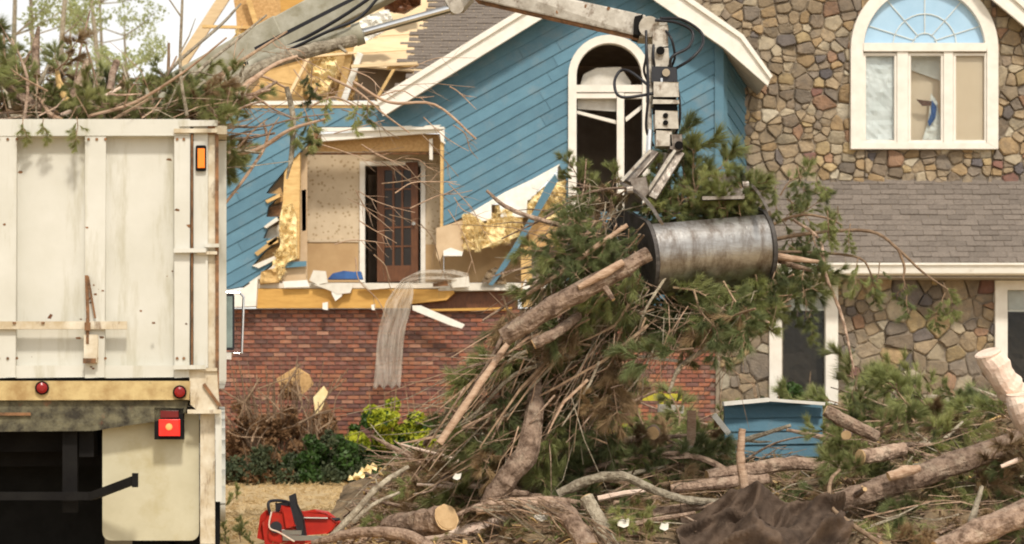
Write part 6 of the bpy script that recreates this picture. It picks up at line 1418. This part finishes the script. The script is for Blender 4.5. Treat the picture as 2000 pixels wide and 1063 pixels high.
for i in range(40):
    a = P(rg.uniform(440, 640), rg.uniform(760, 880), 30.2 + rg.uniform(-.3, .3)); d = Vector((rg.gauss(0, .5), 0, rg.uniform(.2, .9))) * rg.uniform(.5, 1.1)
    stick(a, a + d, rg.choice([.01, .014, .018]), M['twig'], 'bare brown twig rising from the dead bush by the brick wall', 'twig', 'bare twigs of the dead bush', forks=3, nm='twig')
for k, (pp, m, lb, Y) in enumerate([([(540, 742), (578, 718), (604, 734), (612, 752), (586, 776), (556, 770)], 'osb', 'broken plywood sheet leaning in the dead bush, topmost', 31.0),
        ([(612, 778), (632, 756), (640, 768), (628, 800), (616, 810)], 'insul', 'yellow insulation chunk caught in the dead bush at right', 30.3),
        ([(452, 848), (500, 812), (556, 806), (600, 836), (596, 850), (470, 868)], 'rust', 'wide rusty brown sheet lying low in the dead bush at left', 31.1),
        ([(596, 816), (634, 780), (650, 812), (664, 846), (610, 850)], 'rust', 'rusty brown sheet at the right foot of the dead bush', 30.9)]):
    mb = MB(); pts = [P(x, y, Y) for x, y in pp]; mb.prism(pts, (0, .03, .02)); mb.build('plywood_piece' if m != 'insul' else 'insulation_chunk', M[m], label=lb, category='debris')
# pale insulation crumbs at the hedge foot and small sprig by the truck
for k in range(9):
    x, y = 690 + k * 12 + rg.uniform(-4, 4), 925 + rg.uniform(-14, 12)
    lump([(x - 11, y + 6), (x - 7, y - 5), (x - 2, y - 1), (x + 3, y - 9), (x + 12, y - 1), (x + 11, y + 8), (x + 2, y + 4)], 27.5, .03, 'insulation_crumb', M['insul'], None, 60 + k, .06, .05, label='pale crumb of insulation lying at the right foot of the hedge', category='debris', group='insulation crumbs at the hedge foot')
for i, (x, y) in enumerate([(425, 1040), (440, 1055), (430, 1000), (470, 1060), (455, 1075), (500, 1075)]):
    bough('mid' if i % 2 else 'light', P(x, y, 15.2), (rg.gauss(0, .4), 0, .9), 'low green sprig on the ground beside the truck and chainsaw', 'green sprigs beside the truck', .28, rng=rg)

# ---- straw blades on the yard
def straw():
    rgn = np.random.default_rng(8); T = []
    for _ in range(2600):
        y = rgn.uniform(15.8, 30); x = rgn.uniform(-.16, -.02) * y
        T.append(((x, y, .02), (rgn.normal(), rgn.normal(), .15), rgn.uniform(.5, 1.1)))
    me = needle_mesh('straw', M['straw'], T, 5, .14, .008, rgn, 1.0); o = bpy.data.objects.new('straw', me); col.objects.link(o); tag(o, 'short dry straw scattered over the sandy yard', 'straw', kind='stuff')
straw()

# ============================================================ chainsaw and fuel can
Yc = 16.0
saw = thing('chainsaw', 'red chainsaw with black handles standing on the ground right of the truck', 'chainsaw', P(560, 1066, Yc))
def cz(poly, Y0, d, name, m, parent, bevel=.008):
    mb = MB(); mb.prism([P(x, y, Y0) for x, y in poly], (0, d, 0)); return mb.build(name, m, parent, bevel=bevel)
body = cz([(520, 1062), (512, 1020), (530, 1004), (548, 1000), (552, 990), (566, 990), (576, 1030), (590, 1040), (590, 1062)], 15.9, .2, 'body', M['sawred'], saw, .014)
cz([(504, 1050), (510, 1008), (520, 998), (530, 1004), (522, 1056)], 15.95, .12, 'front_cover', M['sawred'], saw)
cz([(554, 993), (566, 993), (577, 1027), (560, 1030)], 15.86, .035, 'top_cover', M['sawlabel'] if 'sawlabel' in M else M['sawred'], body)
mb = MB(); mb.tube(curve([P(528, 1006, 15.9), P(524, 984, 15.9), P(534, 978, 15.95), P(556, 979, 16.0), P(570, 984, 16.05)], 5), .013, 8); mb.build('front_handle', M['sawblack'], saw, smooth=True)
cz([(538, 984), (563, 982), (565, 992), (546, 996), (540, 1000)], 15.95, .08, 'air_filter_cover', M['sawblack'], saw)
cz([(566, 970), (575, 966), (580, 985), (592, 1010), (596, 1045), (588, 1050), (578, 1030), (568, 995)], 15.88, .06, 'hand_guard', M['sawblack'], saw)
cz([(550, 1036), (590, 1036), (588, 1044), (552, 1044)], 15.87, .03, 'bar_clamp', M['steel'], saw, .003)
cz([(552, 1045), (640, 1048), (646, 1052), (640, 1056), (552, 1056)], 15.86, .012, 'guide_bar', M['steel'], saw, .002)
mb = MB(); mb.tube(curve([P(530, 1000, 15.85), P(526, 1030, 15.82), P(545, 1040, 15.82), P(575, 1058, 15.85)], 5), .007, 6); mb.build('pull_cord', M['palewood'], saw)
mb = MB(); mb.tube([P(539, 1030, 15.88), P(539, 1030, 15.9)], .05, 18); mb.build('starter_cover', M['sawblack'], saw)
can = thing('fuel_can', 'red plastic fuel can lying right of the chainsaw under the grey branch', 'fuel can', P(622, 1050, 16.1))
cz([(584, 1002), (612, 1000), (636, 1004), (648, 1014), (658, 1022), (650, 1034), (640, 1042), (586, 1044)], 16.05, .18, 'can_body', M['sawred'], can, .02)
cz([(590, 1001), (634, 1003), (642, 1009), (596, 1008)], 16.03, .1, 'can_handle', M['sawred'], can, .008)
mb = MB(); mb.tube([P(648, 1016, 16.1), P(664, 1014, 16.1)], [.02, .012], 10); mb.build('spout', M['sawblack'], can)
mb = MB(); mb.bar(P(590, 1011, 16.03), P(640, 1012, 16.03), .008, px2m(5, 16), (0, 1, 0)); mb.build('white_band', M['foil'], can)
cz([(582, 1054), (620, 1050), (624, 1062), (584, 1066)], 15.95, .1, 'red_cloth', M['sawred'], can)

# ============================================================ loose pieces on and around the house
def loose(poly, Y, d, name, m, label, cat, tilt=(0, .0)):
    mb = MB(); mb.prism([P(x, y, Y + (y - poly[0][1]) * tilt[1] * .01) for x, y in poly], (0, d, 0)); return mb.build(name, M[m], label=label, category=cat)
loose([(805, 597), (822, 597), (908, 634), (902, 642), (880, 636), (806, 606)], 31.6, .05, 'white_board', 'white', 'long white board slipping down over the top of the brick wall', 'board')
loose([(1084, 340), (1090, 352), (1075, 380), (1034, 450), (985, 528), (962, 558), (954, 556), (1000, 485), (1040, 415), (1066, 362)], 31.72, .03, 'blue_plank', 'blue', 'blue siding plank leaning diagonally across the broken wall', 'plank')
loose([(640, 545), (650, 534), (672, 529), (690, 531), (704, 530), (708, 545)], 31.9, .25, 'blue_cloth', 'clothblue', 'crumpled blue cloth lying at the door sill of the opened room', 'cloth')
for k, (pp, m, lb) in enumerate([([(552, 550), (600, 547), (604, 560), (556, 562)], 'foil', 'flat white scrap at the left end of the opened floor'), ([(604, 548), (612, 528), (636, 530), (640, 552), (620, 556)], 'drywall', 'cluttered white scrap heap left of the blue cloth'),
        ([(646, 560), (664, 560), (668, 578), (655, 588), (648, 574)], 'foil', 'torn white flap hanging over the yellow rim beam'), ([(612, 556), (690, 555), (684, 572), (660, 575), (640, 566)], 'drywall', 'grey drywall slab on the floor edge below the blue cloth'),
        ([(700, 556), (760, 553), (770, 562), (720, 566)], 'drywall', 'flat drywall strip in front of the brown door'), ([(630, 592), (640, 590), (640, 606), (630, 604)], 'foil', 'tiny white scrap stuck on the rim beam'),
        ([(725, 596), (732, 594), (732, 606), (726, 605)], 'foil', 'second tiny white scrap at the lower edge of the rim beam'), ([(880, 545), (915, 540), (918, 560), (884, 562)], 'drywall', 'pale curled scrap right of the draped wrap'),
        ([(845, 548), (872, 544), (876, 558), (846, 560)], 'rust', 'brown scrap under the curled wrap')]):
    Z = 31.74 - .008 * k; loose(pp, Z, .06, 'wall_scrap', m, lb, 'debris')
loose([(1020, 560), (1026, 545), (1036, 560), (1036, 572), (1022, 572)], 31.8, .05, 'wall_scrap', 'white', 'white scrap nailed low on the yellow corner stud', 'debris')
lump([(1940 - 1000 + 0, 552), (952, 530), (968, 522), (985, 535), (990, 556)], 31.85, .08, 'rubbish_pile', M['litter'], None, 44, .06, .05, label='small dark pile of rubbish on the floor by the leaning plank', category='debris')
def wrap_fn(a, b):
    # b: 0 at the right upper end over the floor, then down to the ground side
    path = [(915, 548, 31.8), (880, 540, 31.7), (830, 541, 31.6), (795, 550, 31.55), (776, 590, 31.5), (768, 640, 31.5), (762, 700, 31.5), (752, 756, 31.5)]
    t = b * (len(path) - 1); i = min(int(t), len(path) - 2); f = t - i; p = Vector(path[i]).lerp(Vector(path[i + 1]), f)
    wide = 9 + 17 * ss(.35, .6, b); nx_, ny_ = (1, 0) if b > .5 else (ss(.3, .5, b), 1 - ss(.3, .5, b))
    px_ = p.x + (a - .5) * wide * 2 * nx_ + 3 * math.sin(b * 14); py_ = p.y + (a - .5) * 26 * ny_ + (4 * math.sin(a * 20) if b > .97 else 0)
    return P(px_, py_, p.z + (.02 + .02 * math.sin(b * 11)) * math.sin(a * 13 + b * 9) + .07 * mnoise.noise(Vector((a * 8, b * 9, 1))))
cloth('house_wrap', 'ragged strip of pale grey house wrap draped from the floor down the brick wall', 'house wrap', wrap_fn, 30, 70, M['wrap'])

# ============================================================ trees far behind the truck
def far_tree(px_, Y, h, seed, label):
    rr_ = random.Random(seed); x = (px_ - 1000) * Y / F; t = thing('thin_tree', label, 'tree', (x, Y, 0), None); mb = MB(); top = Vector((x + rr_.uniform(-.6, .6), Y, h))
    W = curve([(x, Y, 0), (x + rr_.uniform(-.3, .3), Y, h * .5), top], 6); mb.tube(W, interp([.17, .12, .04], len(W)), 7); cl = []
    tips = []
    for k in range(26):
        i = rr_.randrange(4, len(W)); a = rr_.uniform(0, 6.28); d = Vector((math.cos(a), math.sin(a), rr_.uniform(.2, .9))).normalized() * rr_.uniform(1, 2.4); e = W[i] + d; tips.append((W[i], e)); cl.append((e.x, e.y, e.z, rr_.uniform(.25, .55))); m_ = W[i] + d * .6; cl.append((m_.x, m_.y, m_.z, .3))
    mb.build('trunk', M['greybark'], t)
    mb = MB()
    for a, e in tips: mb.tube([a, a.lerp(e, .5) + Vector((0, 0, -.1)), e], [.035, .025, .01], 4)
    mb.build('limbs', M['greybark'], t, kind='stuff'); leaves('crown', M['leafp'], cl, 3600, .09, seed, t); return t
for k, (x, Y, h, lb) in enumerate([(28, 62, 17, 'thin tree at the far left edge beyond the truck load'), (60, 70, 19, 'thin leafy tree just right of the leftmost one behind the truck'), (105, 58, 16, 'slender tree behind the tall splintered limb'),
        (190, 66, 18, 'slender bare trunk rising behind the sawn limbs of the load'), (212, 80, 19, 'pale trunk just right of the sawn limbs'), (262, 74, 15, 'rightmost thin tree against the white sky'), (140, 90, 20, 'farthest pale tree in the middle of the group behind the truck')]):
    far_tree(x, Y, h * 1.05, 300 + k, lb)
